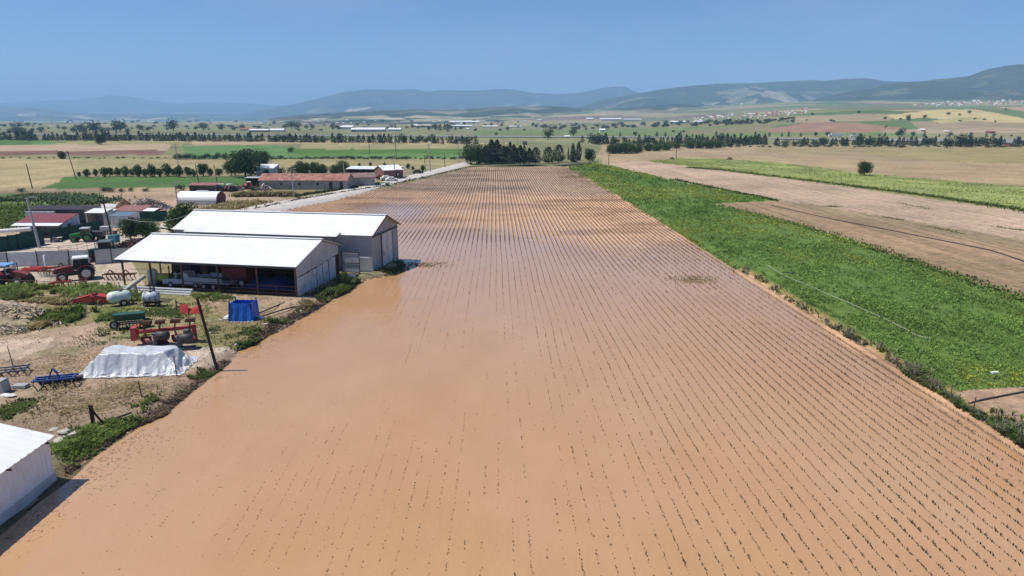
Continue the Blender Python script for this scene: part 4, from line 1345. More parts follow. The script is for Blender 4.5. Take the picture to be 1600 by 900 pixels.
MB().plate((-.5, -.5, .05), (.25, -.25, .05), (.05, .1, .95), (-.7, -.1, .95), .06).plate((.35, -.25, .05), (1.5, -.05, .1), (1.5, .25, .95), (.6, .1, .6), .06).box((.4, .2, .4), (1.6, .2, .2)).build('mouldboard', RED, t)
f = MB(); f.bar((-.6, .2, .6), (-1.7, .5, .5), .10).bar((-1.6, .5, .1), (-1.6, .5, 1.2), .09).bar((-1.6, .5, .9), (-.2, .3, .8), .07)
f.build('hitch', STEEL_DARK, t)
p = g(205, 512)
t = thing('seed_drill', 'dark green seed drill hopper on small wheels in the grass', 'seed drill', p, math.radians(18))
MB().prismx([(-.45, 1.35), (.35, 1.35), (.15, .75), (-.25, .75)], -1.25, 1.25).box((0, -.05, 1.38), (2.6, .9, .06)).build('hopper', DGREENP, t)
f = MB().box((0, -.4, .5), (2.6, .1, .12)).box((0, .3, .5), (2.6, .1, .12))
for k in range(9): f.path([(-1.1 + .275 * k, -.3, .7), (-1.1 + .275 * k, -.6, .3), (-1.1 + .275 * k, -.75, .05)], .04, 5)
for k in range(9): f.lathe((-1.1 + .275 * k, -.7, .2), (1, 0, 0), [(-.015, .2), (.015, .2)], 10)
f.build('frame', STEEL_DARK, t)
for s_ in (-1, 1): wheel(t, s_ * 1.35, .05, .38, .2)
p = g(258, 537)
t = thing('reversible_plough', 'red reversible plough with four raised mouldboards above its long beam', 'plough', p, math.radians(12)); t.scale = (1.18, 1.18, 1.22)
MB().bar((-1.9, 0, .95), (2.1, .2, 1.05), .22).box((-1.9, 0, .9), (.35, .7, .9)).box((2.0, .2, .8), (.25, .3, .8)).build('beam', RED, t)
for k in range(4):
    x = -1.3 + 1.0 * k
    for s_ in (1, -1):
        mb = MB()
        zc_ = 1.0
        mb.bar((x, .1, zc_), (x + .15, .1, zc_ + s_ * .62), .10)
        n_ = 6
        for j in range(n_):
            a0, a1 = j / n_, (j + 1) / n_
            def mp_(a, e): return (x - .25 + .7 * e + .2 * a, .05 - .35 * math.sin(a * 2.2), zc_ + s_ * (.42 + .42 * a))
            mb.plate(mp_(a0, 0), mp_(a0, 1), mp_(a1, 1), mp_(a1, 0), .03)
        mb.build('mouldboard', RUST if s_ > 0 else DRED, t)
p = g(255, 540)
for k, (px_, py_) in enumerate(((254, 541), (291, 545))):
    p = g(px_, py_)
    t = thing('electric_motor_stand', 'dark pump motor drum on a stand nearer the plough wheel' if k == 0 else 'dark pump motor drum on a stand right of the silver tarpaulin', 'pump motor', p, math.radians(8))
    MB().lathe((.1, 0, .95), (1, 0, 0), [(-.5, .3), (-.45, .38), (.45, .38), (.5, .3)], 18).build('drum', STEEL_DARK, t)
    MB().box((-.45, 0, .55), (.25, .5, 1.3)).box((0, 0, .12), (1.4, .8, .12)).bar((-.5, 0, .5), (-1.2, -.2, .4), .08).build('stand', mat('dark_blue_grey', (.06, .08, .11), .5), t)
    if k: MB().lathe((.1, .3, 1.4), (1, 0, 0), [(-.2, .26), (.2, .26)], 14).build('pulley', STEEL_DARK, t)
p = g(88, 603)
t = thing('blue_cultivator', 'blue tined cultivator with hitch mast lying on the bare soil', 'cultivator', p, math.radians(16))
f = MB()
for yy in (-.45, .0, .45): f.bar((-1.35, yy, .62), (1.35, yy, .62), .10)
for xx in (-1.2, -.4, .4, 1.2): f.bar((xx, -.5, .62), (xx, .5, .62), .09)
hitch(f, -.1, .65, .35, .75)
f.build('frame', BLUE, t)
f = MB(); tines(f, -1.2, 1.2, 5, -.4, .6); tines(f, -1.0, 1.0, 5, .1, .6); tines(f, -1.2, 1.2, 5, .5, .6)
f.lathe((0, .8, .22), (1, 0, 0), [(-1.3, .2), (1.5, .2)], 10)
f.build('tine', STEEL_DARK, t)
p = g(8, 586)
t = thing('black_harrow', 'black steel harrow frame at the left edge of the yard', 'harrow', p, math.radians(20))
f = MB()
for yy in (-.6, 0, .6): f.bar((-1.6, yy, .4), (1.5, yy, .4), .08)
for xx in (-1.5, -.5, .5, 1.4): f.bar((xx, -.7, .45), (xx, .7, .45), .07)
f.build('frame', mat('dark_blue_grey', (.06, .08, .11)), t)
f = MB(); tines(f, -1.5, 1.4, 7, -.5, .4); tines(f, -1.5, 1.4, 7, .5, .4); f.build('tine', STEEL_DARK, t)
p = g(57, 423)
t = thing('red_beam_pile', 'pile of bright red steel beams in front of the corrugated fence', 'steel beams', p, math.radians(-10))
for k in range(7):
    MB().bar((-1.7 + .1 * k, -.6 + .2 * k, .15 + .1 * (k % 3)), (1.6 + .12 * k, -.5 + .15 * k, .35 + .12 * (k % 2)), .17).build('beam', RED, t)
for k, (px_, py_, lab, mm, rr) in enumerate(((95, 450, 'small red implement with folded arms at the rail fence', RED, 20), (131, 447, 'narrow dark red implement standing by the rail fence', DRED, -60), (176, 437, 'pale rusty tined cultivator under the left roof edge of the barn', RUST, 5),
                                          (98, 425, 'rusty dark disc harrow beside the pile of red beams', RUST, 25), (74, 432, 'low rusty roller lying in front of the corrugated fence', RUST, -20), (200, 437, 'rusty frame implement just under the left end of the barn roof', RUST, 10))):
    p = g(px_, py_)
    t = thing('tined_implement', lab, 'implement', p, math.radians(rr))
    f = MB()
    f.bar((-1.0, -.3, .7), (1.0, -.3, .7), .12).bar((-1.0, .3, .7), (1.0, .3, .7), .12).bar((-.8, -.3, .7), (-.8, .3, .7), .1).bar((.8, -.3, .7), (.8, .3, .7), .1)
    hitch(f, -.3, .7, .4, .6)
    f.build('frame', mm, t)
    f = MB(); tines(f, -.9, .9, 5, -.2, .68); tines(f, -.7, .7, 4, .35, .68)
    f.build('tine', mm if k < 2 else STEEL_DARK, t)
# silver tarpaulin mound with stones round its rim
p = g(219, 574); p.z = .42
nx_, ny_ = 150, 84
V, Fq = [], []
for j in range(nx_):
    for k in range(ny_):
        x, y = (j / (nx_ - 1) - .5) * 7.6, (k / (ny_ - 1) - .5) * 4.2
        wx = 3.55 + .25 * math.sin(3 * y); wy = 1.85 + .12 * math.sin(2.3 * x)
        ex = (wx - abs(x)) / 1.15; ey = (wy - abs(y)) / .95
        e = max(0.0, min(1.0, min(ex, ey)))
        e = e * (.55 + .45 * e) if ey < ex else e ** 1.1
        top = 1.42 - .03 * x + .04 * math.sin(x * 3.1 + 1)
        fold = .11 * math.sin(x * 5.5 + 1.6 * math.sin(x * 1.9) + 1.3 * y) * (1 - abs(2 * e - .9)) + .075 * math.sin(x * 11 + y * 3 + 2 * math.sin(x * 2.3)) * (1 - e) * (e > .02)
        fold += .03 * math.sin(x * 2.2 + y * 4.5) * e
        fold += .09 * max(0, (x - 1.7)) * math.sin(y * 6 + x * 2) * (e < .95)
        z = e * top + fold * (e > .01) + .03 * float(vnoise(np.array(x * 3.), np.array(y * 3.), 3))
        V.append((x + (.06 * math.sin(7 * y) if e < .05 else 0), y + (.07 * math.sin(6 * x) if e < .05 else 0), max(.02, z)))
for j in range(nx_ - 1):
    for k in range(ny_ - 1): Fq.append((j * ny_ + k, (j + 1) * ny_ + k, (j + 1) * ny_ + k + 1, j * ny_ + k + 1))
o = link('tarpaulin_mound', mesh_np('tarpaulin_mound', V, Fq, SILVER, True)); o.location = p; o.rotation_euler = (0, 0, math.radians(4))
tag(o, 'silver tarpaulin pulled over a long mound on the bare yard', 'tarpaulin mound')


def rock_mesh(name, m, seed, n_=10):
    rg = random.Random(seed)
    mb = MB()
    prof = []
    V = []
    for i_ in range(5):
        for j_ in range(n_):
            th, ph = math.pi * (i_ + .5) / 5, 2 * math.pi * j_ / n_
            r_ = rg.uniform(.75, 1.15)
            V.append((r_ * math.sin(th) * math.cos(ph), r_ * .8 * math.sin(th) * math.sin(ph), .65 * r_ * math.cos(th) + .3))
    fs = [(i_ * n_ + j_, (i_ + 1) * n_ + j_, (i_ + 1) * n_ + (j_ + 1) % n_, i_ * n_ + (j_ + 1) % n_) for i_ in range(4) for j_ in range(n_)]
    fs += [tuple(range(n_)), tuple(range(5 * n_ - 1, 4 * n_ - 1, -1))]
    me = bpy.data.meshes.new(name); me.from_pydata(V, [], fs); me.materials.append(m); me.update()
    return me


rocks = [rock_mesh('stone', STONE, s_) for s_ in range(5)]
sackm = [rock_mesh('sack', SACK, 40 + s_) for s_ in range(3)]
R4 = Matrix.Rotation(math.radians(4), 4, 'Z')
for k in range(46):
    a = 2 * math.pi * k / 46
    if math.sin(a) > .25: continue
    lx = 3.75 * math.copysign(abs(math.cos(a)) ** .55, math.cos(a)); ly = 2.02 * math.copysign(abs(math.sin(a)) ** .6, math.sin(a))
    q = p + R4 @ Vector((lx + random.uniform(-.1, .1), ly + random.uniform(-.1, .1), 0))
    o = link('stone', rocks[k % 5]); s_ = random.uniform(.10, .18); o.scale = (s_ * 1.2, s_, s_); o.location = (q.x, q.y, gz(q.x, q.y) + .0); o.rotation_euler = (0, 0, random.uniform(0, 6))
    tag(o, 'pale stone weighing down the rim of the silver tarpaulin', 'stone', 'stones along the rim of the silver tarpaulin')

# blue tarpaulin tank with sacks
p = g(382, 499)
t = thing('blue_tank', 'tall open topped box lined with bright blue tarpaulin beside white sacks', 'tank', p, math.radians(-4))
w = MB()
for (a, b_, lean) in (((-1.1, -.8), (1.1, -.8), (0, .12)), ((1.1, -.8), (1.1, .8), (-.10, 0)), ((1.1, .8), (-1.1, .8), (0, -.1)), ((-1.1, .8), (-1.1, -.8), (.10, 0))):
    n_ = 12
    for k in range(n_):
        u0, u1 = k / n_, (k + 1) / n_
        x0, y0 = a[0] + (b_[0] - a[0]) * u0, a[1] + (b_[1] - a[1]) * u0
        x1, y1 = a[0] + (b_[0] - a[0]) * u1, a[1] + (b_[1] - a[1]) * u1
        d0, d1 = .05 * math.sin(u0 * 19), .05 * math.sin(u1 * 19)
        w.add([(x0 * 1.06, y0 * 1.06 + d0, 0), (x1 * 1.06, y1 * 1.06 + d1, 0), (x1 + lean[0], y1 + lean[1], 1.75), (x0 + lean[0], y0 + lean[1], 1.75),
               (x0 * .97, y0 * .97, .2), (x1 * .97, y1 * .97, .2), (x1 * .96 + lean[0], y1 * .96 + lean[1], 1.75), (x0 * .96 + lean[0], y0 * .96 + lean[1], 1.75)],
              [(0, 1, 2, 3), (5, 4, 7, 6), (3, 2, 6, 7)], 0, False)
w.box((0, 0, .9), (2.0, 1.4, .06))
w.build('tarpaulin', TARPBLUE, t)
f = MB()
for (xx, yy) in ((-1.08, -.75), (1.08, -.75), (-1.08, .75), (1.08, .75)): f.box((xx * .93, yy * .9, 1.0), (.08, .08, 2.1))
f.build('corner_post', BLUE, t)
for k in range(7):
    q = p + Vector((-.9 + .33 * k, -.98 + random.uniform(-.06, .06), 0))
    o = link('stone', rocks[(k + 2) % 5]); o.scale = (.13, .12, .11); o.location = (q.x, q.y, gz(q.x, q.y)); tag(o, 'whitish stone lying along the foot of the blue tank', 'stone', 'stones along the foot of the blue tank')
for k, (dx, dy, s_, lab) in enumerate(((-1.55, .0, .42, 'large white sack slumped left of the blue tank'), (-1.75, .7, .30, 'smaller white sack behind the left corner of the blue tank'), (1.5, .1, .3, 'dirty white sack slumped right of the blue tank'))):
    o = link('sack', sackm[k]); o.scale = (s_, s_, s_ * 1.1); o.location = (p.x + dx, p.y + dy, gz(p.x + dx, p.y + dy)); tag(o, lab, 'sack')
q = g(547, 434); o = link('sack', sackm[1]); o.scale = (.75, .5, .5); o.location = q; tag(o, 'white sack dumped beside the shrub at the barn corner', 'sack')
q = g(36, 516); o = link('sack', sackm[0]); o.scale = (.5, .35, .3); o.location = q; tag(o, 'white rag bundle on the heaped soil at the left', 'rag')
q = g(12, 619); o = link('sack', sackm[2]); o.scale = (.55, .4, .22); o.location = q; tag(o, 'flat white sack at the left edge beside the concrete block', 'sack')
q = g(2, 612)
t = MB().box((0, 0, .45), (.9, .9, .95), taper=(.85, .85)).build('concrete_block', CONCRETE, bevel=.05); t.location = q; tag(t, 'broken concrete block at the left edge of the yard', 'concrete block')
q = g(33, 605)
t = MB().box((0, 0, .12), (1.0, .6, .22), taper=(.9, .9)).build('kerb_stone', CONCRETE, bevel=.03); t.location = q; tag(t, 'flat grey slab lying left of the blue cultivator', 'stone slab')
for k, (px_, py_, s_) in enumerate(((98, 676, .3), (116, 679, .35), (92, 690, .4), (108, 672, .22), (84, 672, .25), (100, 683, .2), (120, 675, .18))):
    q = g(px_, py_); o = link('rubble_stone', rocks[k % 5]); o.scale = (s_ * 1.3, s_, s_ * .6); o.location = q; o.rotation_euler = (0, 0, k)
    tag(o, 'whitish rubble stone behind the corner of the near white shed', 'stone', 'rubble stones behind the near white shed')
for k, (px_, py_, s_) in enumerate(((415, 512, .2), (440, 502, .22), (470, 488, .2), (425, 492, .15), (300, 505, .18), (345, 500, .16), (310, 470, .15), (400, 476, .2), (385, 478, .18), (330, 520, .2), (350, 548, .2), (370, 541, .22), (392, 535, .2))):
    q = g(px_, py_); o = link('loose_stone', rocks[k % 5]); o.scale = (s_ * 1.3, s_, s_ * .6); o.location = q; o.rotation_euler = (0, 0, k)
    tag(o, 'small pale stone lying loose on the bare ground near the blue tank', 'stone', 'loose stones around the blue tank')
for (px_, py_, rx_, ry_, h_, n_, lab) in ((18, 489, 3.4, 1.4, .9, 170, 'heap of pale broken concrete and soil at the left of the weeds'), (8, 510, 2.4, 1.2, .7, 110, 'smaller heap of broken concrete nearer the pale puddle'), (66, 500, 2.2, .9, .35, 80, 'low spread of rubble between the two green weed patches')):
    chips('broken_concrete_heap', lab, 'rubble heap', px_, py_, rx_, ry_, h_, n_, .26, [mat('pale_clod', (.38, .30, .23), .95, .3, 3), mat('brown_clod', (.24, .17, .12), .95, .3, 3), mat('dusty_clod', (.33, .25, .18), .95, .3, 3), STONE], int(px_))
# two long pipes on the ground beside the blue tank
for k, (a, b_) in enumerate((((398, 494), (455, 470)), ((400, 499), (462, 477)))):
    A_, B_ = g(*a), g(*b_)
    o = MB().path([A_ + Vector((0, 0, .12)), A_.lerp(B_, .5) + Vector((.2, .3, .16)), B_ + Vector((0, 0, .12))], .07, 7).build('steel_pipe', WOOD)
    tag(o, 'dark pipe lying on the soil behind the blue tank' if k == 0 else 'dark pipe lying on the soil closest to the flooded field', 'pipe')

# teal cabinet on legs
p = g(180, 388)
t = thing('transformer_box', 'teal metal cabinet raised on legs at the foot of the dark pole', 'electric cabinet', p, math.radians(-8))
MB().box((0, 0, 1.45), (1.25, .9, 1.1)).build('cabinet', TEAL, t, .02)
f = MB()
for (xx, yy) in ((-.5, -.35), (.5, -.35), (-.5, .35), (.5, .35)): f.box((xx, yy, .45), (.08, .08, 1.0))
f.build('legs_frame', RUST, t)
MB().box((.3, 0, 2.4), (.5, .4, .5)).build('insulator_box', RUST, t)

# heaps of rubble and scrap
chips('wood_rubble_heap', 'big heap of broken pale timber and rubble left of the white tunnel store', 'rubble heap', 232, 326, 4.4, 3.4, 2.3, 900, .55,
      [mat('pale_broken_wood', (.46, .36, .30), .9, .3, 2), mat('brown_broken_wood', (.22, .14, .11), .9, .3, 2), mat('grey_rubble', (.40, .38, .37), .9, .2, 2)], 4)
heap('manure_heap', 'dark brown manure heap beside the timber rubble', 'manure heap', 195, 325, 1.9, 1.6, 1.8, mat('brown_manure', (.12, .07, .04), .95, .4, 2, bump=.05), 9, .35)
heap('lime_heap', 'flat white lime heap left of the brown manure heap', 'lime heap', 171, 323, 2.8, 2.0, .7, mat('white_lime', (.55, .54, .53), .9, .08, 2), 12, .1)
chips('scrap_heap', 'dark heap of scrap and logs under the small yard trees', 'scrap heap', 212, 386, 3.2, 1.6, 1.0, 240, .6, [WOOD, RUST, STEEL_DARK], 6)
for k, (px_, py_, rx_, n_, lab, cc) in enumerate(((352, 298, 2.2, 120, 'tangle of dark and blue scrap farm machines left in the scrap yard', [STEEL_DARK, BLUE, RUST]), (368, 297, 2.2, 120, 'tangle of rusty scrap iron in the middle of the scrap yard', [RUST, STEEL_DARK, GREY_SHEET]),
                                             (386, 295, 2.4, 120, 'heap of reddish scrap metal by the flat grey shelter', [DRED, RUST, RED]), (412, 297, 2.6, 100, 'heap of pale scrap left of the red tiled barn', [GREY_SHEET, RUST, STONE]))):
    chips('scrap_heap', lab, 'scrap heap', px_, py_, rx_, 1.4, 1.5, n_, .7, cc, 20 + k)
for k, (px_, py_, lab, mm) in enumerate(((350, 299, 'dark blue old tractor parked at the left of the scrap yard', BLUE), (362, 299, 'dusty brown old tractor in the scrap yard', RUST), (390, 295, 'old red tractor at the scrap heap near the shelter', RED))):
    tractor('scrap_tractor', lab, px_, py_, math.radians(20 + 40 * k), mm, WROOF, cab=False, sc=.8, rimm=RUST)
for k, (px_, py_, lab, mm) in enumerate(((588, 277, 'dark machine parked under the hay store roof', STEEL_DARK), (604, 282, 'whitish trailer parked before the hay store', SACK), (612, 284, 'pale bundle of bags beside the roadside workshop', SACK), (596, 280, 'rusty machine parked before the hay store', RUST), (653, 272, 'dark grey car parked beside the road past the workshop', STEEL_DARK))):
    q = g(px_, py_)
    t = thing('parked_machine' if k != 4 else 'parked_car', lab, 'machine' if k != 4 else 'car', q, math.radians(20))
    MB().box((0, 0, .7), (3.6, 1.6, .6)).prism([(1.0, 1.0), (.6, 1.5), (-.9, 1.5), (-1.4, 1.0)], -.7, .7).build('body', mm, t, .06)
    for xx in (1.1, -1.1):
        for s_ in (-1, 1): wheel(t, xx, s_ * .75, .34, .2)
q = g(624, 280)
MB().lathe((0, 0, 1.0), (.9, -.4, 0), [(-.5, .9), (-.45, 1.0), (.45, 1.0), (.5, .9)], 20).build('round_tank', STEEL_DARK).location = q
tag(bpy.data.objects['round_tank'], 'dark round tank lying against the roadside workshop', 'tank')
q = g(62, 379)
t = MB().tube((-2.2, -.4, .3), (2.2, .5, .55), .32, n=14).build('plastic_roll', SACK); t.location = g(30, 382); t.location.z += 1.8
tag(t, 'long white plastic roll lying behind the green net fence', 'plastic roll')
t.location = g(26, 380); t.location.z += 1.6
q = g(90, 378)
t = thing('white_chair_frame', 'small white metal cart standing by the green net fence', 'cart', q)
MB().box((0, 0, .7), (1.4, .7, .08)).bar((-.6, 0, .1), (.6, 0, .9), .07).bar((.6, 0, .1), (-.6, 0, .9), .07).build('frame', RIM, t)
for s_ in (-1, 1): wheel(t, s_ * .55, 0, .25, .1)
q = g(167, 366)
t = thing('water_cart', 'small grey cart with tank standing by the teal cabinet path', 'cart', q, .2)
MB().box((0, 0, .9), (1.6, 1.0, .9)).build('tub', GREY_SHEET, t, .05)
for s_ in (-1, 1): wheel(t, s_ * .5, -.5, .35, .15)
q = g(78, 378)
t = MB().box((0, 0, .25), (2.0, 1.0, .45), taper=(.92, .85)).build('concrete_trough', STONE, bevel=.05); t.location = q; tag(t, 'pale concrete trough at the end of the tall green net', 'trough')
q = g(26, 432)
o = MB().lathe((0, 0, 0), (0, 0, 1), [(0, .28), (.5, .33), (.75, .3), (.8, .12), (1.0, .1)], 14).build('white_can', SACK); o.location = g(26, 419) + Vector((0, -.6, 0)); tag(o, 'white plastic drum standing before the corrugated fence', 'drum')
o = MB().lathe((0, 0, 0), (0, 0, 1), [(0, .16), (1.6, .16), (1.65, .1)], 12).build('white_pipe_stand', SACK); o.location = g(76, 417) + Vector((0, -.5, 0)); tag(o, 'upright white pipe standing before the corrugated fence', 'pipe')

# ================================================================== poles
def pole(name, label, cat, bx, by, tx, ty, m, r0, r1, cross=None, lamp=False, n_=8):
    p = g(bx, by)
    s_ = m_per_px(p)
    # top: same distance as the foot, measured along the picture
    hgt = (by - ty) * s_ / math.cos(math.atan2(H, math.hypot(p.x, p.y)))
    lean = (tx - bx) * s_
    t = thing(name, label, cat, p)
    MB().tube((0, 0, -.4), (lean, 0, hgt), r0, r1, n_).build('shaft', m, t)
    if cross:
        for (zz, w_) in cross:
            f_ = MB().box((lean, 0, hgt - zz), (w_, .12, .12))
            c_ = f_.build('crossarm', m, t)
            for xx in (-.45, -.05, .4): MB().lathe((lean + xx * w_, 0, hgt - zz + .06), (0, 0, 1), [(0, .05), (.1, .08), (.22, .05)], 8).build('insulator', CONCRETE, c_)
    if lamp:
        MB().bar((lean, 0, hgt - .1), (lean + .9, -.1, hgt + .1), .06).box((lean + 1.0, -.1, hgt + .1), (.6, .25, .12)).build('lamp_head', GREY_SHEET, t)
    return t


pole('leaning_pole', 'bare dark wooden pole leaning left near the blue tank', 'pole', 341, 579, 321, 468, WOOD, .13, .11)
pole('street_lamp', 'thick grey concrete lamp pole beside the maroon roofed shed', 'lamp pole', 62, 387, 55, 310, POLEC, .20, .15, lamp=True)
pole('yard_pole', 'dark thin wooden pole rising above the teal cabinet', 'utility pole', 179, 384, 171, 312, WOOD, .14, .10, cross=((.3, 1.0),))
pole('concrete_pole', 'thin concrete lamp pole left of the white tunnel store', 'utility pole', 279.5, 325, 277, 285, POLEC, .15, .11, lamp=True)
pole('wooden_pole', 'short wooden pole at the corner of the tan field far left', 'utility pole', 51, 295, 47.5, 257, POLEW, .15, .11)
pole('wooden_pole', 'leaning wooden pole with short crossarm at the green crop corner', 'utility pole', 119.5, 280, 112, 237, POLEW, .15, .11, cross=((.5, 1.8),))
pole('crossarm_pole', 'tall concrete pole with two wide crossarms among the young orchard trees', 'utility pole', 279, 262, 277.5, 225, POLEC, .2, .15, cross=((.3, 3.4), (1.6, 2.6)))
pole('wooden_pole', 'wooden pole in front of the orchard just right of the tunnel store', 'utility pole', 312, 292, 309, 257, POLEW, .14, .10)
pole('wooden_pole', 'dark wooden pole at the left of the scrap yard', 'utility pole', 341, 293, 338, 258, POLEW, .13, .10)
pole('concrete_pole', 'thin concrete lamp pole before the red tiled roof', 'utility pole', 460, 308, 457.5, 265, POLEC, .15, .11, lamp=True)
pole('concrete_pole', 'thin concrete pole before the joint of the two tiled barns', 'utility pole', 541, 294, 538.5, 256, POLEC, .14, .11)
pole('lattice_pole', 'dark slim lattice pole standing far out in the green crop', 'utility pole', 577.5, 241.5, 577.5, 212, STEEL_DARK, .16, .10, cross=((1.0, 3.2),))
pole('concrete_pole', 'tall lamp pole in front of the roadside workshop', 'utility pole', 618, 280, 616, 243, POLEC, .16, .12, lamp=True)
pole('wooden_pole', 'dark wooden pole behind the roadside workshop', 'utility pole', 620, 251, 618.5, 222, POLEW, .14, .11, cross=((.4, 1.6),))
pole('wooden_pole', 'dark thin wooden pole left of the pale roadside pole', 'utility pole', 665, 269, 664, 243, POLEW, .13, .1)
pole('concrete_pole', 'pale thick concrete pole at the gravel road past the workshop', 'utility pole', 672.5, 269, 671, 226, POLEC, .2, .15, cross=((.3, 2.2),))
pole('wooden_pole', 'wooden pole right of the pale roadside pole', 'utility pole', 695.5, 262, 694.5, 240, POLEW, .13, .1)
pole('concrete_pole', 'pale concrete pole at the far end of the gravel road', 'utility pole', 717, 255, 716, 216, POLEC, .16, .12, cross=((.3, 1.8),))
for k, (px_, y0, y1, lab) in enumerate(((786, 232, 204, 'thin pale pole rising behind the left of the pine grove'), (809, 232, 212, 'thin pale pole rising behind the middle of the pine grove'), (829, 218, 203, 'thin pale pole standing beyond the right half of the pine grove'))):
    pole('concrete_pole', lab, 'utility pole', px_, y0, px_ - .5, y1, POLEC, .18, .14)
pole('wooden_pole', 'dark wooden pole at the corner of the green field and the tan field', 'utility pole', 951, 257, 951, 237, POLEW, .15, .12, cross=((.3, 1.6),))
pole('wooden_pole', 'dark wooden pole with short crossarm in the middle of the tan field', 'utility pole', 1056.5, 248.5, 1056, 231, POLEW, .15, .12, cross=((.3, 1.6),))
p = g(1050, 248.5)
o = heap('stone_heap', 'small dark stone heap at the foot of the pole in the tan field', 'stone heap', 1050, 249, 1.4, .9, 1.1, mat('brown_manure', (.12, .07, .04)), 31)
o = heap('stone_heap', 'small brown soil heap beside the pale field track', 'stone heap', 1140, 249.5, 1.7, .9, 1.2, mat('brown_manure', (.12, .07, .04)), 33)
pole('iron_stake', 'thin iron stake beside the black harrow', 'stake', 23, 578, 18.5, 541, RUST, .035, .03, n_=6)
pole('iron_stake', 'thin iron stake in front of the silver tarpaulin', 'stake', 276.5, 588, 275.5, 556, RUST, .04, .035, n_=6)
pole('iron_stake', 'thin iron stake on the bare bank between the tarpaulin and the water', 'stake', 222.5, 621, 219.5, 595, RUST, .04, .035, n_=6)
p = g(146, 664)
t = thing('braced_post', 'dark timber post with a leaning brace above the flooded bank', 'post', p)
MB().box((0, 0, .55), (.17, .17, 1.4)).box((0, 0, 1.28), (.26, .1, .10)).build('upright', WOOD, t)
MB().bar((.08, 0, .95), (.58, .1, .02), .10).build('brace', WOOD, t)
A_, B_ = g(165, 662), g(206, 648)
o = MB().tube(A_ + Vector((0, 0, .10)), B_ + Vector((0, 0, .16)), .09, .06, 8).build('fallen_log', WOOD); tag(o, 'dark log lying on the bank right of the braced post', 'log')
# loose wire from the yard pole to the barn
A_ = Vector(bpy.data.objects['yard_pole'].location) + Vector((-.6, 0, 5.2))
B_ = bB.matrix_world @ Vector((0, 0, 0))
B_ = pB + Matrix.Rotation(ROT, 3, 'Z') @ Vector((-LB + .5, 4.5, RB))
pts = [A_.lerp(B_, k / 16) - Vector((0, 0, 1.6 * (1 - (2 * k / 16 - 1) ** 2))) for k in range(17)]
tag(MB().path(pts, .022, 5).build('power_cable', POLEC), 'sagging power cable between the dark yard pole and the warehouse roof', 'cable')

# field-edge fence stakes and wires on the right
fp = [(1145, 436), (1200, 476), (1241, 508), (1294, 544), (1312, 556), (1398, 590), (1454, 612), (1484, 622), (1520, 643), (1556, 664)]
W_ = []
for k, (px_, py_) in enumerate(fp):
    q = g(px_, py_ + 2)
    o = MB().tube((0, 0, -.3), (.03, 0, 1.15), .035, .03, 6).build('fence_stake', RUST); o.location = q
    tag(o, 'thin iron stake in the weedy strip between the flooded field and the green field', 'stake', 'stakes along the green field edge')
    W_.append(q)
tag(MB().path([q + Vector((0, 0, .95)) for q in W_], .010, 4).path([q + Vector((0, 0, .55)) for q in W_], .010, 4).build('wire_strand', RUST), 'two slack wires strung between the stakes along the green field', 'wire')


def hose(label, pts, r_, m, cat='irrigation pipe', name='irrigation_pipe', dz=.08, sub=6):
    P = [g(*q) for q in pts]
    Q = []
    for a, b_ in zip(P[:-1], P[1:]):
        for k in range(sub):
            c = a.lerp(b_, k / sub); Q.append(Vector((c.x + random.uniform(-.05, .05), c.y, gz(c.x, c.y) + dz)))
    Q.append(P[-1] + Vector((0, 0, dz)))
    return tag(MB().path(Q, r_, 6).build(name, m), label, cat)


hose('thin pale irrigation pipe running through the green crop', [(1200, 418), (1225, 433), (1300, 465), (1350, 487), (1395, 508), (1432, 527), (1455, 533)], .022, STONE, dz=.22)
hose('short dark pipe crossing the pale pipe in the green crop', [(1222, 432), (1232, 432.5), (1243, 432.5)], .06, STEEL_DARK, dz=.5)
hose('long black hose lying across the brown ploughed strip', [(1205, 321), (1300, 343), (1380, 358), (1430, 368), (1500, 382), (1545, 391), (1565, 397), (1600, 409), (1680, 436)], .075, STEEL_DARK, dz=.08)
hose('black hose curving over the bare corner at the bottom right', [(1512, 632), (1535, 626), (1560, 621), (1590, 615), (1640, 606)], .05, STEEL_DARK)
q = g(1553, 592); o = MB().box((0, 0, .5), (.5, .25, .12)).build('white_board', WROOF); o.location = q; tag(o, 'small white board lying on the green crop', 'board')
# ================================================================== foliage
def leaf_mat(name, c, var=.35, trans=.25):
    m, nt, N, L, b = nmat(name)
    co = coords(nt)
    oi = N.new('ShaderNodeObjectInfo')
    at_ = N.new('ShaderNodeVertexColor'); at_.layer_name = 'Col'
    f = noise_n(nt, 1.3, 3, .6, co)
    k = ramp(nt, f, [(.3, tuple(x * (1 - var) for x in c)), (.7, tuple(x * (1 + var) for x in c))])
    k = mixc(nt, 1.0, k, at_.outputs[0], 'MULTIPLY')
    hv = N.new('ShaderNodeHueSaturation')
    mr = N.new('ShaderNodeMapRange'); L.new(oi.outputs['Random'], mr.inputs[0]); mr.inputs[3].default_value = .82; mr.inputs[4].default_value = 1.18
    L.new(mr.outputs[0], hv.inputs['Value'])
    mr2 = N.new('ShaderNodeMapRange'); L.new(oi.outputs['Random'], mr2.inputs[0]); mr2.inputs[3].default_value = .515; mr2.inputs[4].default_value = .485
    L.new(mr2.outputs[0], hv.inputs['Hue'])
    L.new(k, hv.inputs['Color'])
    L.new(hv.outputs[0], b.inputs['Base Color'])
    b.inputs['Roughness'].default_value = .65
    b.inputs['Specular IOR Level'].default_value = .25
    tr = N.new('ShaderNodeBsdfTranslucent'); L.new(hv.outputs[0], tr.inputs['Color'])
    mx = N.new('ShaderNodeMixShader'); mx.inputs[0].default_value = trans
    L.new(b.outputs[0], mx.inputs[1]); L.new(tr.outputs[0], mx.inputs[2])
    L.new(mx.outputs[0], N['Material Output'].inputs['Surface'])
    return m


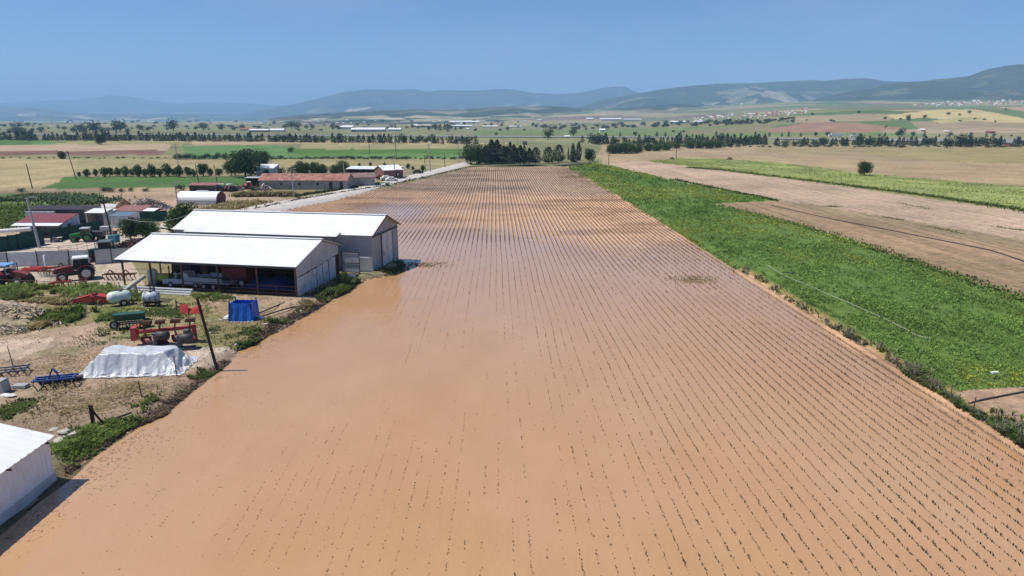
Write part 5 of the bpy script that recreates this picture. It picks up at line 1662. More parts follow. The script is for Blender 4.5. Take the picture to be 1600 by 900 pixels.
L_BROAD = leaf_mat('broadleaf_green', (.062, .115, .03))
L_DARK = leaf_mat('dark_foliage', (.04, .075, .025))
L_PINE = leaf_mat('pine_needles', (.040, .070, .034), trans=.15)
L_OLIVE = leaf_mat('grey_green_foliage', (.075, .11, .05))
L_GRASS = leaf_mat('weed_green', (.155, .225, .055), .4, .45)
L_DRY = leaf_mat('dry_grass', (.36, .31, .15), .3, .25)
L_REED = leaf_mat('grey_weeds', (.18, .19, .125), .3, .4)
L_CROP = leaf_mat('crop_leaves', (.165, .265, .065), .4, .35)
L_LITTER = leaf_mat('brown_litter', (.17, .12, .08), .4, .1)
L_MAIZE = leaf_mat('maize_leaves', (.10, .08, .04), .3, .3)
BARK = mat('bark', (.085, .065, .05), .95, .3, 5)


def quad_cloud(P, size, rg, up=.0, aspect=.55, bent=True):
    """randomly turned leaf-shaped faces at points P"""
    n = len(P)
    a = rg.normal(size=(n, 3)); a /= np.linalg.norm(a, axis=1, keepdims=True)
    b = rg.normal(size=(n, 3)); b[:, 2] += up
    b -= (a * b).sum(1, keepdims=True) * a
    b /= np.linalg.norm(b, axis=1, keepdims=True)
    s = (size * rg.uniform(.6, 1.4, n))[:, None]
    u, v = a * s, b * s * aspect
    V = np.stack([P - u, P - v, P + u, P + v], 1).reshape(-1, 3)
    Fq = np.arange(4 * n).reshape(n, 4)
    return V, Fq


def tint(rg, n, per=4, lo=.7, hi=1.35):
    t = rg.uniform(lo, hi, n)
    w = rg.uniform(-.08, .12, n)
    c = np.stack([t * (1 + w), t, t * (1 - w), np.ones(n)], 1)
    return np.repeat(c, per, 0)


def crown_points(kind, n, rg):
    """crown within unit height 1 (from ground), returns points"""
    if kind in ('broad', 'round', 'bush', 'tall'):
        prm = {'broad': (.52, .42, .55, 30), 'round': (.46, .44, .52, 22), 'bush': (.58, .46, .46, 24), 'tall': (.36, .46, .52, 20)}[kind]
        rx, rz, cz, nc_ = prm
        C = []
        while len(C) < nc_:
            p = rg.uniform(-1, 1, 3)
            if .25 < np.linalg.norm(p) < 1: C.append(p)
        C = np.array(C) * np.array([rx * .74, rx * .74, rz * .78]) + np.array([0, 0, cz])
        k = rg.integers(0, nc_, n)
        cr = rg.uniform(.16, .32, nc_) * (rx / .5)
        d = rg.normal(size=(n, 3)); d /= np.linalg.norm(d, axis=1, keepdims=True)
        r = rg.uniform(.35, 1.0, n) ** .5
        P = C[k] + d * (cr[k] * r)[:, None]
        P[:, 2] = np.maximum(P[:, 2], .02 if kind == 'bush' else .05)
        return P, C
    if kind in ('pine', 'cone', 'cypress', 'roundpine'):
        wid = {'pine': .40, 'cone': .30, 'cypress': .13, 'roundpine': .44}[kind]
        z0 = {'pine': .10, 'cone': .08, 'cypress': .04, 'roundpine': .10}[kind]
        t = rg.uniform(0, 1, n) ** 1.25
        ph = rg.uniform(0, 2 * np.pi, n)
        lob = 1 + .28 * np.sin(3 * ph + 9 * t) + .18 * np.sin(7 * ph + 23 * t)
        if kind == 'cypress': prof = np.sin(np.pi * np.clip(t, .04, 1) ** .6) ** .6
        elif kind == 'roundpine': prof = np.sqrt(np.clip(1 - (t * 1.0) ** 2.0, 0, 1)) * (.55 + .45 * np.clip(t * 4, 0, 1))
        else: prof = (1 - t) ** .75 * (.7 + .3 * np.clip(t * 5, 0, 1)) * (1 + .16 * np.sin(t * 34))
        r = wid * prof * lob * rg.uniform(.45, 1.05, n) ** .6
        P = np.stack([r * np.cos(ph), r * np.sin(ph), z0 + (1 - z0) * t - .08 * r], 1)
        C = None
        return P, C


def tree_meshes(name, kind, n, leaf, m, seed):
    rg = np.random.default_rng(seed)
    P, C = crown_points(kind, n, rg)
    V, Fq = quad_cloud(P, leaf, rg, up=.3)
    crown = mesh_np(name + '_crown', V, Fq, m, False, tint(rg, n))
    tr = MB()
    tr.tube((0, 0, -.03), (.01, .005, .35), .030, .022, 8).tube((.01, .005, .35), (0, .01, .75), .022, .008, 7)
    if C is not None:
        for c in C[:9]:
            tr.tube((.005, 0, .18 + .12 * abs(c[2])), tuple(c), .013, .004, 5)
    me = bpy.data.meshes.new(name + '_trunk'); me.from_pydata(tr.v, [], tr.f); me.materials.append(BARK); me.update()
    # both in one mesh, for trees that are only a few pixels tall
    V2 = np.concatenate([V, np.array(tr.v[:16])])
    F2 = np.concatenate([Fq, np.array([f for f in tr.f[:8]]) + len(V)])
    cc = np.concatenate([tint(rg, n), np.ones((16, 4))])
    one = mesh_np(name + '_far', V2, F2, m, False, cc)
    return crown, me, one


PROTO = {}
def protos(kind, variants, n, leaf, m):
    PROTO[kind] = [tree_meshes(kind, {'broadfar': 'broad', 'roundfar': 'round', 'bushfar': 'bush', 'conefar': 'cone', 'olive': 'bush', 'young': 'tall', 'deep': 'broad', 'tallfar': 'tall'}.get(kind, kind), n, leaf, m, 100 + 7 * k + len(kind) * 31) for k in range(variants)]


protos('broad', 3, 4600, .030, L_BROAD)
protos('deep', 2, 6000, .028, L_DARK)
protos('round', 2, 3600, .034, L_DARK)
protos('bush', 3, 4600, .036, L_BROAD)
protos('olive', 2, 2200, .032, L_OLIVE)
protos('pine', 3, 2600, .036, L_PINE)
protos('roundpine', 2, 1600, .038, L_PINE)
protos('cypress', 2, 1100, .028, L_PINE)
protos('young', 3, 1100, .048, L_BROAD)
protos('broadfar', 3, 420, .060, L_DARK)
protos('roundfar', 3, 300, .070, L_DARK)
protos('bushfar', 3, 320, .075, L_DARK)
protos('conefar', 4, 320, .060, L_PINE)

_cast = None
def ground_at(px, py):
    """ground or hill seen at a pixel"""
    global _cast
    if py > 214:
        return g(px, py)
    if _cast is None: _cast = bpy.context.evaluated_depsgraph_get()
    o, d = Vector((0, 0, H)), Vector(ray(px, py)).normalized()
    start = o + d * 250
    for _ in range(8):
        hit, loc, _n, _i, ob, _m = scene.ray_cast(_cast, start, d)
        if not hit: return None
        if ob.name.split('.')[0] in ('ground', 'mountains', 'hills', 'foothills', 'highway'): return loc
        start = loc + d * .5
    return None


def tree(name, label, px, py, hpx, kind, group=None, cat='tree', wide=1.0, far=None):
    p = ground_at(px, py)
    if p is None: return None
    hgt = hpx * m_per_px(p) * 1.02
    pr = random.choice(PROTO[kind])
    rz = random.uniform(0, 6.28)
    w = hgt * wide * random.uniform(.9, 1.1)
    if far if far is not None else hpx < 17:
        o = link(name, pr[2]); o.location = p; o.rotation_euler = (0, 0, rz); o.scale = (w, w, hgt)
        return tag(o, label, cat, group)
    t = thing(name, label, cat, p, rz, group)
    t.scale = (w, w, hgt)
    link('trunk', pr[1], t); link('crown', pr[0], t)
    return t


# ---- single trees of the near and middle ground
tree('walnut_tree', 'biggest broad dark tree beside the small white house', 384, 277, 44, 'deep', wide=1.15)
tree('tree', 'broad tree leaning against the left side of the biggest tree', 362, 275, 22, 'broad', wide=1.1)
tree('tree', 'dark tree growing behind the right side of the biggest tree', 410, 262, 26, 'deep', wide=1.0)
tree('shrub_tree', 'round bushy green tree behind the left end of the white warehouse roof', 290, 364, 46, 'bush', wide=1.1, cat='tree')
tree('yard_tree', 'small tree with dense dark crown beside the teal cabinet', 205, 375, 36, 'round', wide=1.0, far=False)
tree('yard_tree', 'small spreading tree right of the dense dark one in the yard', 229, 373, 30, 'broad', wide=1.35)
tree('lone_tree', 'lone round dark tree on the right edge of the yellow green strip', 1350.5, 274, 22, 'deep', wide=1.1)
tree('shrub', 'leafy green shrub at the barn corner beside the white sack', 537, 447, 24, 'bush', cat='shrub', wide=.75)
tree('shrub', 'small dark shrub in front of the small white house', 416, 277, 14, 'roundfar', cat='shrub')
tree('shrub', 'dark clump of bushes standing alone in the brown field far left', 97, 248, 12, 'bush', cat='shrub', wide=1.0, far=True)
tree('tree', 'low spreading dark tree in front of the roadside row far left', 158, 226, 17, 'deep', wide=1.0)
tree('shrub', 'dark bush at the left end of the far green strip', 455, 239, 9, 'bushfar', cat='shrub', wide=1.2)

# ---- grove at the end of the field
for (x, y, h, kind, lab, w) in [
        (735, 257, 30, 'broad', 'light green leafy tree at the left end of the pine grove', 1.0), (747, 257, 29, 'broad', 'second light green leafy tree of the grove next to the road bend', .9),
        (759, 257, 29, 'pine', 'dark pine just right of the leafy trees in the grove', 1.1), (768, 256, 36, 'pine', 'tallest broad pine in the left half of the grove', 1.15),
        (777, 255, 35, 'pine', 'dense pine right of the tallest broad pine', 1.1), (787, 256, 27, 'roundpine', 'broad rounded pine in the middle left of the grove', .8),
        (797, 256, 33, 'cypress', 'tall narrow cypress in the middle of the grove', 1.2), (803, 257, 30, 'pine', 'dark pine in front of the tall narrow cypress', 1.0),
        (813, 256, 28, 'pine', 'pine at the middle right of the grove', .95), (819, 256, 28, 'cypress', 'shorter narrow cypress right of the grove middle', 1.2),
        (827, 256, 24, 'pine', 'low pine closing the right end of the dense grove', 1.0), (837, 256, 25, 'roundpine', 'round pine standing first to the right of the dense grove', .85),
        (857, 255.5, 25, 'roundpine', 'round pine standing second to the right of the dense grove', .9), (873, 254, 27, 'roundpine', 'round pine with pointed top before the pair of cypresses', .8),
        (888, 250, 18, 'cypress', 'very thin dark cypress left of the pair of cypresses', .7), (895, 253, 28, 'cypress', 'cypress of the pair that rises out of a round bush', 1.2),
        (896, 254, 18, 'roundpine', 'round dark bush at the foot of the cypress pair', .9), (904, 251, 29, 'cypress', 'taller cypress standing right in the pair', 1.2),
        (921, 252, 20, 'round', 'round topped tree just right of the cypress pair', .95), (926, 253, 9, 'bushfar', 'small round bush right of the cypress pair', .7)]:
    tree('pine_tree' if 'pine' in kind else ('cypress' if kind == 'cypress' else 'tree'), lab, x, y, h, kind, 'trees of the grove at the end of the field', 'tree' if 'bush' not in lab else 'shrub', w)
for k, (x, h) in enumerate([(763, 22), (792, 25)]):
    tree('pine_tree', 'dark pine filling the shaded middle of the grove', x, 254.5, h, 'pine', 'dark pines filling the middle of the grove', wide=1.15)
tag(strip('hedge_bank', [(738, 259.5), (830, 259.5), (880, 258), (925, 255)], [(738, 261), (830, 261), (880, 259.6), (925, 256.6)], .5, mat('dark_bank', (.045, .05, .03), .95), kind='structure'), kind='structure')

# ---- young orchard, hedges
ORCH = [(124, 9), (137, 14), (149, 12), (163, 16), (172, 15), (184, 15), (196, 17), (206, 12), (218, 20), (229, 14), (238, 21), (249, 14), (261, 21), (271, 13), (281, 20), (294, 17), (303, 12), (318, 21), (330, 13), (343, 13)]
for x, h in ORCH:
    tree('orchard_tree', 'young green tree in the orchard row above the green crop', x, 276 + random.uniform(-1, 1), h, 'young', 'young trees of the orchard row', wide=1.15)
for x, y, h, k in [(436, 272, 15, 'bushfar'), (457, 270, 13, 'bushfar'), (469, 271, 19, 'broad'), (481, 271, 17, 'broad'), (493, 271, 18, 'broad'), (504, 271, 15, 'broad'), (522, 271, 14, 'broad'), (536, 271, 20, 'broad')]:
    tree('orchard_tree', 'leafy tree behind the red tiled barn roof', x, y + 3, h + 2, k, 'leafy trees behind the red tiled barn', wide=1.0)
for x, y, h in [(561, 261, 7), (579, 261, 8), (601, 261, 8), (638, 264, 9), (660, 268, 11), (645, 266, 7)]:
    tree('sapling', 'thin sapling in the pale field around the hay store', x, y, h, 'young', 'saplings around the hay store')
for k in range(14):
    x = 275 + k * 7.4 + random.uniform(-2, 2)
    if 352 < x < 400 and k % 2: continue
    tree('hedge_bush', 'dark bush in the hedge along the bright green field', x, 249 + random.uniform(-.5, .5), random.uniform(7, 11), 'bushfar', 'dark bushes along the bright green field', 'bush', 1.2)
for k in range(46):
    x = 425 + k * 6.8 + random.uniform(-2, 2)
    tree('ditch_bush', 'low grey green bush in the ditch below the far green strip', x, 248.6 + random.uniform(-.6, .6), random.uniform(2.5, 6), 'bushfar', 'low bushes along the far ditch', 'bush', 2.0)
for k in range(20):
    x = 5 + k * 13.5 + random.uniform(-4, 4)
    tree('ditch_bush', 'tiny bush on the field boundary below the brown field', x, 247.5 + random.uniform(-.5, .5), random.uniform(1.5, 3.2), 'bushfar', 'tiny bushes on the far left field boundary', 'bush', 2.5)
for x, y, h, w, lab in [(34, 300, 7, 1.9, 'dark bush at the near corner of the tan field'), (163, 300, 9, 1.3, 'dark bush at the lower edge of the green crop'), (172, 300, 8, 1.4, 'second dark bush at the lower edge of the green crop'), (190, 300, 6, 1.7, 'low bush at the lower edge of the green crop'),
                    (205, 299, 6, 1.6, 'low dark bush right of the other crop edge bushes'), (228, 299, 6, 1.8, 'low wide bush between crop and timber rubble'), (282, 297, 10, 1.4, 'dark bush behind the white tunnel store'), (303, 292, 7, 1.6, 'dark bush behind the right part of the tunnel store'),
                    (395, 300, 11, 1.3, 'green bush in front of the scrap heaps'), (404, 292, 8, 1.0, 'bush beside the flat grey shelter'), (414, 290, 12, .8, 'bush between shelter and red tiled barn'), (465, 309, 6, 1.8, 'grassy bush at the foot of the pole before the tiled barn'),
                    (452, 305, 5, 2.2, 'weedy bush along the road before the tiled barn'), (560, 275, 8, 1.3, 'dark bush left of the brown roofed annex'), (606, 290, 5, 2, 'weedy bush between annex and workshop')]:
    tree('bush', lab, x, y, h, 'bushfar', None, 'bush', w)

# ---- roadside row along the highway
for k in range(140):
    x = -20 + 5.5 * k + random.uniform(-2.2, 2.2)
    if random.random() < .07: continue
    y = float(np.interp(x, [0, 300, 500, 700, 760], [219, 220.5, 222.5, 224.5, 226])) + random.uniform(-.7, .7)
    tree('roadside_tree', 'small dark conifer in the long roadside row on the left plain', x, y, random.uniform(8, 15), 'conefar' if random.random() < .8 else 'bushfar', 'dark conifers in the roadside row on the left', wide=random.uniform(1.0, 1.5))
for k in range(40):
    x = 180 + 14 * k + random.uniform(-5, 5)
    y = float(np.interp(x, [0, 300, 500, 700, 760], [214, 215, 217, 219, 220])) + random.uniform(-.7, .7)
    tree('roadside_tree', 'tiny conifer of the second roadside row behind the first', x, y, random.uniform(4, 7), 'conefar', 'tiny conifers of the second roadside row', wide=1.1)
for k in range(118):
    x = 928 + 5.75 * k + random.uniform(-2.6, 2.6)
    if random.random() < .10: continue
    y = float(np.interp(x, [900, 1100, 1300, 1600], [225, 225.5, 226.5, 227])) + random.uniform(-1.0, 1.2)
    tree('roadside_tree', 'dark conifer in the roadside row on the right plain', x, y, random.uniform(7, 15) * (1.1 if x < 1200 else .95), 'conefar' if random.random() < .75 else 'bushfar', 'dark conifers in the roadside row on the right', wide=random.uniform(1.0, 1.5))
for k in range(34):
    x = 950 + 19 * k + random.uniform(-6, 6)
    tree('roadside_tree', 'small tree beyond the highway on the right plain', x, float(np.interp(x, [900, 1600], [213.5, 213.8])), random.uniform(4, 9), random.choice(['conefar', 'roundfar']), 'small trees beyond the highway on the right')
for x, y, h, w in [(956, 240, 15, 1.3), (968, 240, 17, 1.3), (982, 240, 19, 1.4), (996, 239, 15, 1.3), (1012, 236, 12, 1.5), (1026, 236, 13, 1.4), (1042, 235, 13, 1.5), (1056, 232, 10, 1.6), (1078, 232, 13, 1.4), (1093, 232, 13, 1.5), (1108, 232, 14, 1.4), (1122, 231, 12, 1.4), (1140, 229, 8, 1.6)]:
    tree('big_bush', 'large green bush in the thicket below the roadside conifers', x, y, h, 'bush', 'large bushes of the thicket right of the grove', 'bush', w * .8, far=True)
for k in range(70):
    x = 1000 + k * 8.8 + random.uniform(-4, 4)
    tree('verge_bush', 'low grey green bush on the verge in front of the roadside conifers', x, 229.5 + random.uniform(-1, 1.2), random.uniform(2, 5.5), 'bushfar', 'low bushes on the highway verge', 'bush', 2.2)
for x, y, h, kind, lab in [(1345, 227, 17, 'roundfar', 'broad dark tree in the roadside row above the lone tree'), (1358, 227, 14, 'conefar', 'pointed tree right of the broad dark roadside tree'), (1377, 228, 15, 'roundfar', 'round tree right of the pointed roadside tree'),
                           (1286, 227, 13, 'roundfar', 'round bushy tree at the left of the open roadside stretch'), (1408, 213.5, 14, 'broadfar', 'broad tree beyond the highway with pale base'), (1480, 232, 16, 'broadfar', 'leafy tree before the cluster beside the dark hut'),
                           (1500, 230, 21, 'broadfar', 'tallest tree of the cluster beside the dark hut'), (1512, 230, 17, 'broadfar', 'leafy tree right in the cluster beside the dark hut'), (1562, 228, 15, 'conefar', 'tree just left of the dark hut roof'), (1592, 226, 12, 'conefar', 'dark tree at the far right edge right of the dark hut'),
                           (857, 218, 18, 'tallfar' if False else 'broadfar', 'tall dark leafy tree standing alone beyond the pine grove'), (896, 213, 12, 'broadfar', 'tree beyond the pine grove right of the tall lone one'), (775, 212, 6, 'roundfar', 'small round tree in the far green field above the grove'),
                           (925, 224, 16, 'bushfar', 'left bush of the dark clump beyond the cypresses'), (938, 224, 17, 'bushfar', 'right bush of the dark clump beyond the cypresses'), (910, 223, 11, 'conefar', 'small conifer left of the dark clump beyond the cypresses')]:
    tree('tree', lab, x, y, h, kind, wide=1.1)

# ---- scattered trees of the far plain and hillside
for x, y, h in [(116, 208, 10), (124, 207, 14), (133, 208, 11), (146, 207, 18), (151, 207, 14), (160, 208, 10), (170, 208, 9), (182, 207, 17), (188, 206, 18), (199, 208, 9), (219, 205, 11), (232, 205, 7), (271, 205, 18), (262, 204, 6), (305, 203, 5), (318, 205, 14), (347, 204, 11), (379, 203, 9), (366, 204, 7), (405, 203, 7),
                (456, 202, 13), (466, 202, 11), (446, 202, 8), (479, 202, 7), (489, 202, 7), (520, 203, 10), (528, 203, 9), (101, 204, 7), (92, 202, 5), (65, 208, 10), (20, 200, 9), (30, 200, 10), (44, 198, 7), (8, 199, 6)]:
    tree('plain_tree', 'dark round tree scattered on the far left plain', x, y, h, random.choice(['roundfar', 'broadfar']), 'dark trees scattered on the far left plain', wide=1.25)
for k in range(26):
    x, y = random.uniform(-30, 58), random.uniform(206, 214)
    tree('grove_tree', 'dark tree of the dense grove at the far left edge', x, y, random.uniform(7, 10), 'roundfar', 'trees of the dense grove at the far left edge', wide=1.3)
for x, y, h in [(680, 204, 11), (688, 204, 10), (695, 203, 9), (702, 203, 11), (671, 204, 8), (712, 203, 6), (720, 203, 6), (618, 200, 6), (645, 201, 7), (700, 206, 7), (793, 203, 5), (784, 198, 5), (833, 198, 7), (838, 200, 6)]:
    tree('plain_tree', 'dark tree near the pale roofs of the far middle plain', x, y, h, random.choice(['roundfar', 'conefar']), 'dark trees on the far middle plain', wide=1.2)
for k in range(120):
    x = random.uniform(840, 1240)
    y = float(np.interp(x, [840, 940, 1240], [202, 202, 190])) + random.uniform(-5, 1.5) + (0 if x < 1100 else 1)
    tree('valley_tree', 'dark tree in the wooded belt before the hill village', x, y, random.uniform(3, 6.5), 'roundfar', 'trees of the wooded belt before the hill village', wide=1.7)
for x, y, h, w in [(1418, 187, 8, 1.1), (1420, 189, 6, 1.3), (1444, 185, 6, 1.5), (1382, 187, 5, 1.4), (1407, 188, 4, 1.4), (1482, 180, 5, 1.5), (1499, 181, 4, 1.2), (1514, 178, 6, 1.1), (1298, 190, 4, 1.6), (1303, 191, 3.5, 1.6), (1384, 200, 4, 1.2), (1270, 180, 4, 2.0), (1260, 189, 3, 1.5), (1342, 177, 4, 2.0), (1538, 188, 3, 2), (1523, 187, 3, 2),
                   (1500, 190, 3, 2.2), (1555, 191, 3, 1.4), (1165, 194, 5, 3.0), (1052, 207, 4, 1.6), (1068, 207, 4, 1.6), (1110, 197, 3, 2), (1572, 172, 3, 1.5), (1240, 189, 2.6, 2)]:
    tree('hillside_tree', 'dark bush or tree standing by itself on the right hillside fields', x, y, h, 'roundfar', 'single trees on the right hillside', wide=w)
for k in range(150):
    x = random.uniform(-40, 880); y = random.uniform(190, 205)
    tree('haze_tree', 'tiny hazy tree at the far edge of the left plain', x, y, random.uniform(2, 4.5), 'roundfar', 'tiny hazy trees at the far edge of the plain', wide=1.9)

# ---- buildings far away
def far_house(name, label, cat, px, py, wpx, hpx, wallm, roofm, group=None, depth=None, gable=True, rot=0):
    p = ground_at(px, py)
    if p is None: return
    s_ = m_per_px(p)
    w_, h_ = wpx * s_, hpx * s_
    d_ = depth or max(7, w_ * .5)
    t = thing(name, label, cat, p, rot, group)
    MB().box((0, 0, h_ * .28), (w_ * .96, d_ * .94, h_ * .62)).build('wall', wallm, t)
    if gable: MB().prismx([(-d_ / 2, h_ * .59), (0, h_), (d_ / 2, h_ * .59)], -w_ / 2, w_ / 2).build('roof', roofm, t)
    else: MB().prismx([(-d_ / 2, h_ * .59), (0, h_ * .92), (d_ / 2, h_ * .72), (d_ / 2, h_ * .59)], -w_ / 2, w_ / 2).build('roof', roofm, t)


HW = mat('house_white', (.66, .64, .60), .8, .05); HC = mat('house_cream', (.52, .44, .34), .8, .06)
HR = mat('house_red_roof', (.32, .13, .09), .9, .15); DK = mat('shed_dark_wall', (.13, .13, .13), .9, .1)
for x, y, w, h, rm, wm, lab in [
        (406, 206, 30, 4.5, WHITE_ROOF, DK, 'pale roofed farm hall left on the far plain beside a dark wall'), (434, 206, 22, 5, WHITE_ROOF, HW, 'pale roofed hall right of the dark walled one'), (384, 204, 16, 4, HR, HC, 'reddish roofed farm house left of the pale halls'),
        (541, 202, 22, 6, WHITE_ROOF, HW, 'bright white hall left of the long grey hall'), (580, 206, 46, 6.5, WHITE_ROOF, GREY_SHEET, 'longest pale grey hall on the left plain'), (556, 206, 14, 6, WHITE_ROOF, DK, 'dark walled annex at the long grey hall'), (617, 205, 20, 5, WHITE_ROOF, GREY_SHEET, 'pale hall at the right end of the long grey hall'),
        (650, 199, 8, 5, WHITE_ROOF, HW, 'small bright white box shaped hall on the middle plain'), (664, 199, 18, 4.5, HC, DK, 'brownish hall right of the white box hall'), (726, 193, 46, 4.2, WHITE_ROOF, HC, 'long pale hall above the dark tree clump on the middle plain'),
        (720, 198.5, 36, 3.2, WHITE_ROOF, GREY_SHEET, 'low long greenhouse in front of the long pale hall'), (766, 199, 22, 2.6, WHITE_ROOF, HC, 'low pale shed right of the long greenhouse'), (805, 199, 18, 2.4, WHITE_ROOF, HC, 'low pale shed at the centre of the far plain'),
        (921, 187.5, 11, 3.2, WHITE_ROOF, HW, 'short white hall above the wooded belt'), (954, 188, 34, 3.4, WHITE_ROOF, HW, 'long bright white hall above the wooded belt'), (988, 188, 28, 2.4, WHITE_ROOF, HC, 'pale hall right of the long bright hall'),
        (1062, 193, 28, 4.2, WHITE_ROOF, GREY_SHEET, 'white roofed hall before the hill village'), (1092, 192, 17, 3.2, WHITE_ROOF, HW, 'short white hall right before the hill village'), (941, 206, 9, 5, WHITE_ROOF, HW, 'small white shed in the green field beyond the grove'), (886, 215, 8, 3.5, WHITE_ROOF, HW, 'small white roof beyond the round pines'),
        (731, 203, 4, 2.5, WHITE_ROOF, HW, 'tiny white hut in the far green field'), (237, 191, 12, 2, WHITE_ROOF, HW, 'tiny pale hall on the hazy left plain'), (140, 192, 9, 2, WHITE_ROOF, HW, 'tiny pale hall near the left dark trees'), (1577, 229, 14, 6, STEEL_DARK, HR, 'dark flat hut at the right edge beside the roadside trees'),
        (1547, 208, 10, 4, HR, HR, 'small red shed on the right hillside'), (1478, 207, 8, 3, WHITE_ROOF, HC, 'pale shed on the right hillside track'), (1440, 205, 8, 4, WHITE_ROOF, HC, 'pale greenhouse beside the broad tree on the hillside'), (820, 226, 7, 5.5, STEEL_DARK, DK, 'dark hut beside the track behind the grove')]:
    far_house('farm_hall', lab, 'building', x, y, w, h, wm, rm, 'farm halls on the plain')
for k in range(150):
    if k < 95:
        x = random.uniform(1085, 1262); y = float(np.interp(x, [1085, 1180, 1262], [187, 182, 174])) + random.uniform(-3.5, 3.5)
    else:
        x = random.uniform(1425, 1600); y = float(np.interp(x, [1425, 1600], [166, 160])) + random.uniform(-3.5, 3)
    lab = 'tiny house of the village at the foot of the dark hills' if k < 95 else 'tiny house of the hill village at the right edge'
    far_house('village_house', lab, 'house', x, y, random.uniform(2.4, 5), random.uniform(2.2, 3.4), random.choice([HW, HC, HW]), random.choice([HR, HR, HW, HC]), 'houses of the middle hill village' if k < 95 else 'houses of the right hill village', rot=random.uniform(-.5, .5))
for k in range(40):
    x = random.uniform(30, 900); y = random.uniform(188, 194)
    far_house('plain_house', 'tiny pale house in the haze at the far edge of the plain', 'house', x, y, random.uniform(2, 5), random.uniform(1.4, 2.4), random.choice([HW, HC]), random.choice([HR, HW, WHITE_ROOF]), 'tiny houses at the hazy edge of the plain')
far_house('water_tower', 'pale square tower on the ridge above the hill village', 'tower', 1159, 166, 2.4, 5, HW, HW, depth=8)
p = ground_at(1165, 181)
if p:
    t = thing('mosque', 'white mosque with slim minaret in the hill village', 'mosque', p)
    s_ = m_per_px(p)
    MB().box((0, 0, 1.1 * s_), (4 * s_, 4 * s_, 2.4 * s_)).build('prayer_hall', HW, t)
    MB().lathe((0, 0, 2.3 * s_), (0, 0, 1), [(0, 1.6 * s_), (.9 * s_, 1.2 * s_), (1.4 * s_, .3 * s_)], 14).build('dome', GREY_SHEET, t)
    MB().tube((-2.4 * s_, 0, 0), (-2.4 * s_, 0, 6 * s_), .35 * s_, .3 * s_).tube((-2.4 * s_, 0, 6 * s_), (-2.4 * s_, 0, 8 * s_), .35 * s_, .02).build('minaret', HW, t)

# ---- traffic on the highway
for x, lab, m_, ln, hh in [(1305, 'white lorry driving on the far highway', WROOF, 13, 3.6), (1333, 'white van on the far highway behind the lorry', WROOF, 6, 2.4), (1480, 'grey car on the far highway at the right', GREY_SHEET, 5, 1.6)]:
    y = float(np.interp(x, [1000, 1700], [215.0, 215.6]))
    q = g(x, y)
    t = thing('lorry' if ln > 10 else ('van' if ln > 5 else 'car'), lab, 'lorry' if ln > 10 else ('van' if ln > 5 else 'car'), Vector((q.x, q.y, gz(q.x, q.y) + .7)), math.radians(-2))
    MB().box((.8 if ln > 5 else 0, 0, hh * .55), (ln * .8, 2.4, hh * .85)).build('box_body', m_, t)
    if ln > 5: MB().box((-ln * .42, 0, hh * .4), (ln * .16, 2.3, hh * .65)).build('cab', HW if ln > 10 else m_, t)
    else: MB().box((0, 0, hh * 1.1), (ln * .5, 1.6, hh * .4)).build('cab', GLASS, t)
    for xx in (-ln * .35, ln * .3):
        for s_ in (-1, 1): MB().lathe((xx, s_ * 1.1, .45), (0, 1, 0), [(-.15, .45), (.15, .45)], 10).build('wheel', TYRE, t)

# ================================================================== crop rows, weeds, grass
def blades(P, h, w, nb, rg, lean=.55):
    """nb bent blades at each point; P (n,3), h (n,)"""
    n = len(P)
    P = np.repeat(P, nb, 0); h = np.repeat(h, nb) * rg.uniform(.6, 1.15, n * nb)
    a = rg.uniform(0, 2 * np.pi, n * nb)
    ln = rg.uniform(.15, lean, n * nb) * h
    d = np.stack([np.cos(a), np.sin(a), 0 * a], 1); s_ = np.stack([-np.sin(a), np.cos(a), 0 * a], 1) * (w * rg.uniform(.7, 1.3, n * nb))[:, None] * .5
    up = np.array([0, 0, 1.0])
    m1 = P + d * (ln * .35)[:, None] + up * (h * .65)[:, None]
    tip = P + d * ln[:, None] * 1.5 + up * (h * rg.uniform(.75, 1.0, n * nb))[:, None]
    V = np.stack([P - s_ * .6, P + s_ * .6, m1 + s_, m1 - s_, tip], 1).reshape(-1, 3)
    b = np.arange(n * nb) * 5
    Fq = np.concatenate([np.stack([b, b + 1, b + 2, b + 3], 1), np.stack([b + 3, b + 2, b + 4, b + 4], 1)])
    return V, Fq, n * nb


def tri_mesh(name, V, Fq, m, cols):
    """quads and triangles (triangles carry a repeated last index)"""
    tri = Fq[:, 2] == Fq[:, 3]
    q, t = Fq[~tri], Fq[tri][:, :3]
    T = np.concatenate([q[:, [0, 1, 2]], q[:, [0, 2, 3]], t])
    return mesh_np(name, V, T, m, False, cols)


rg = np.random.default_rng(21)
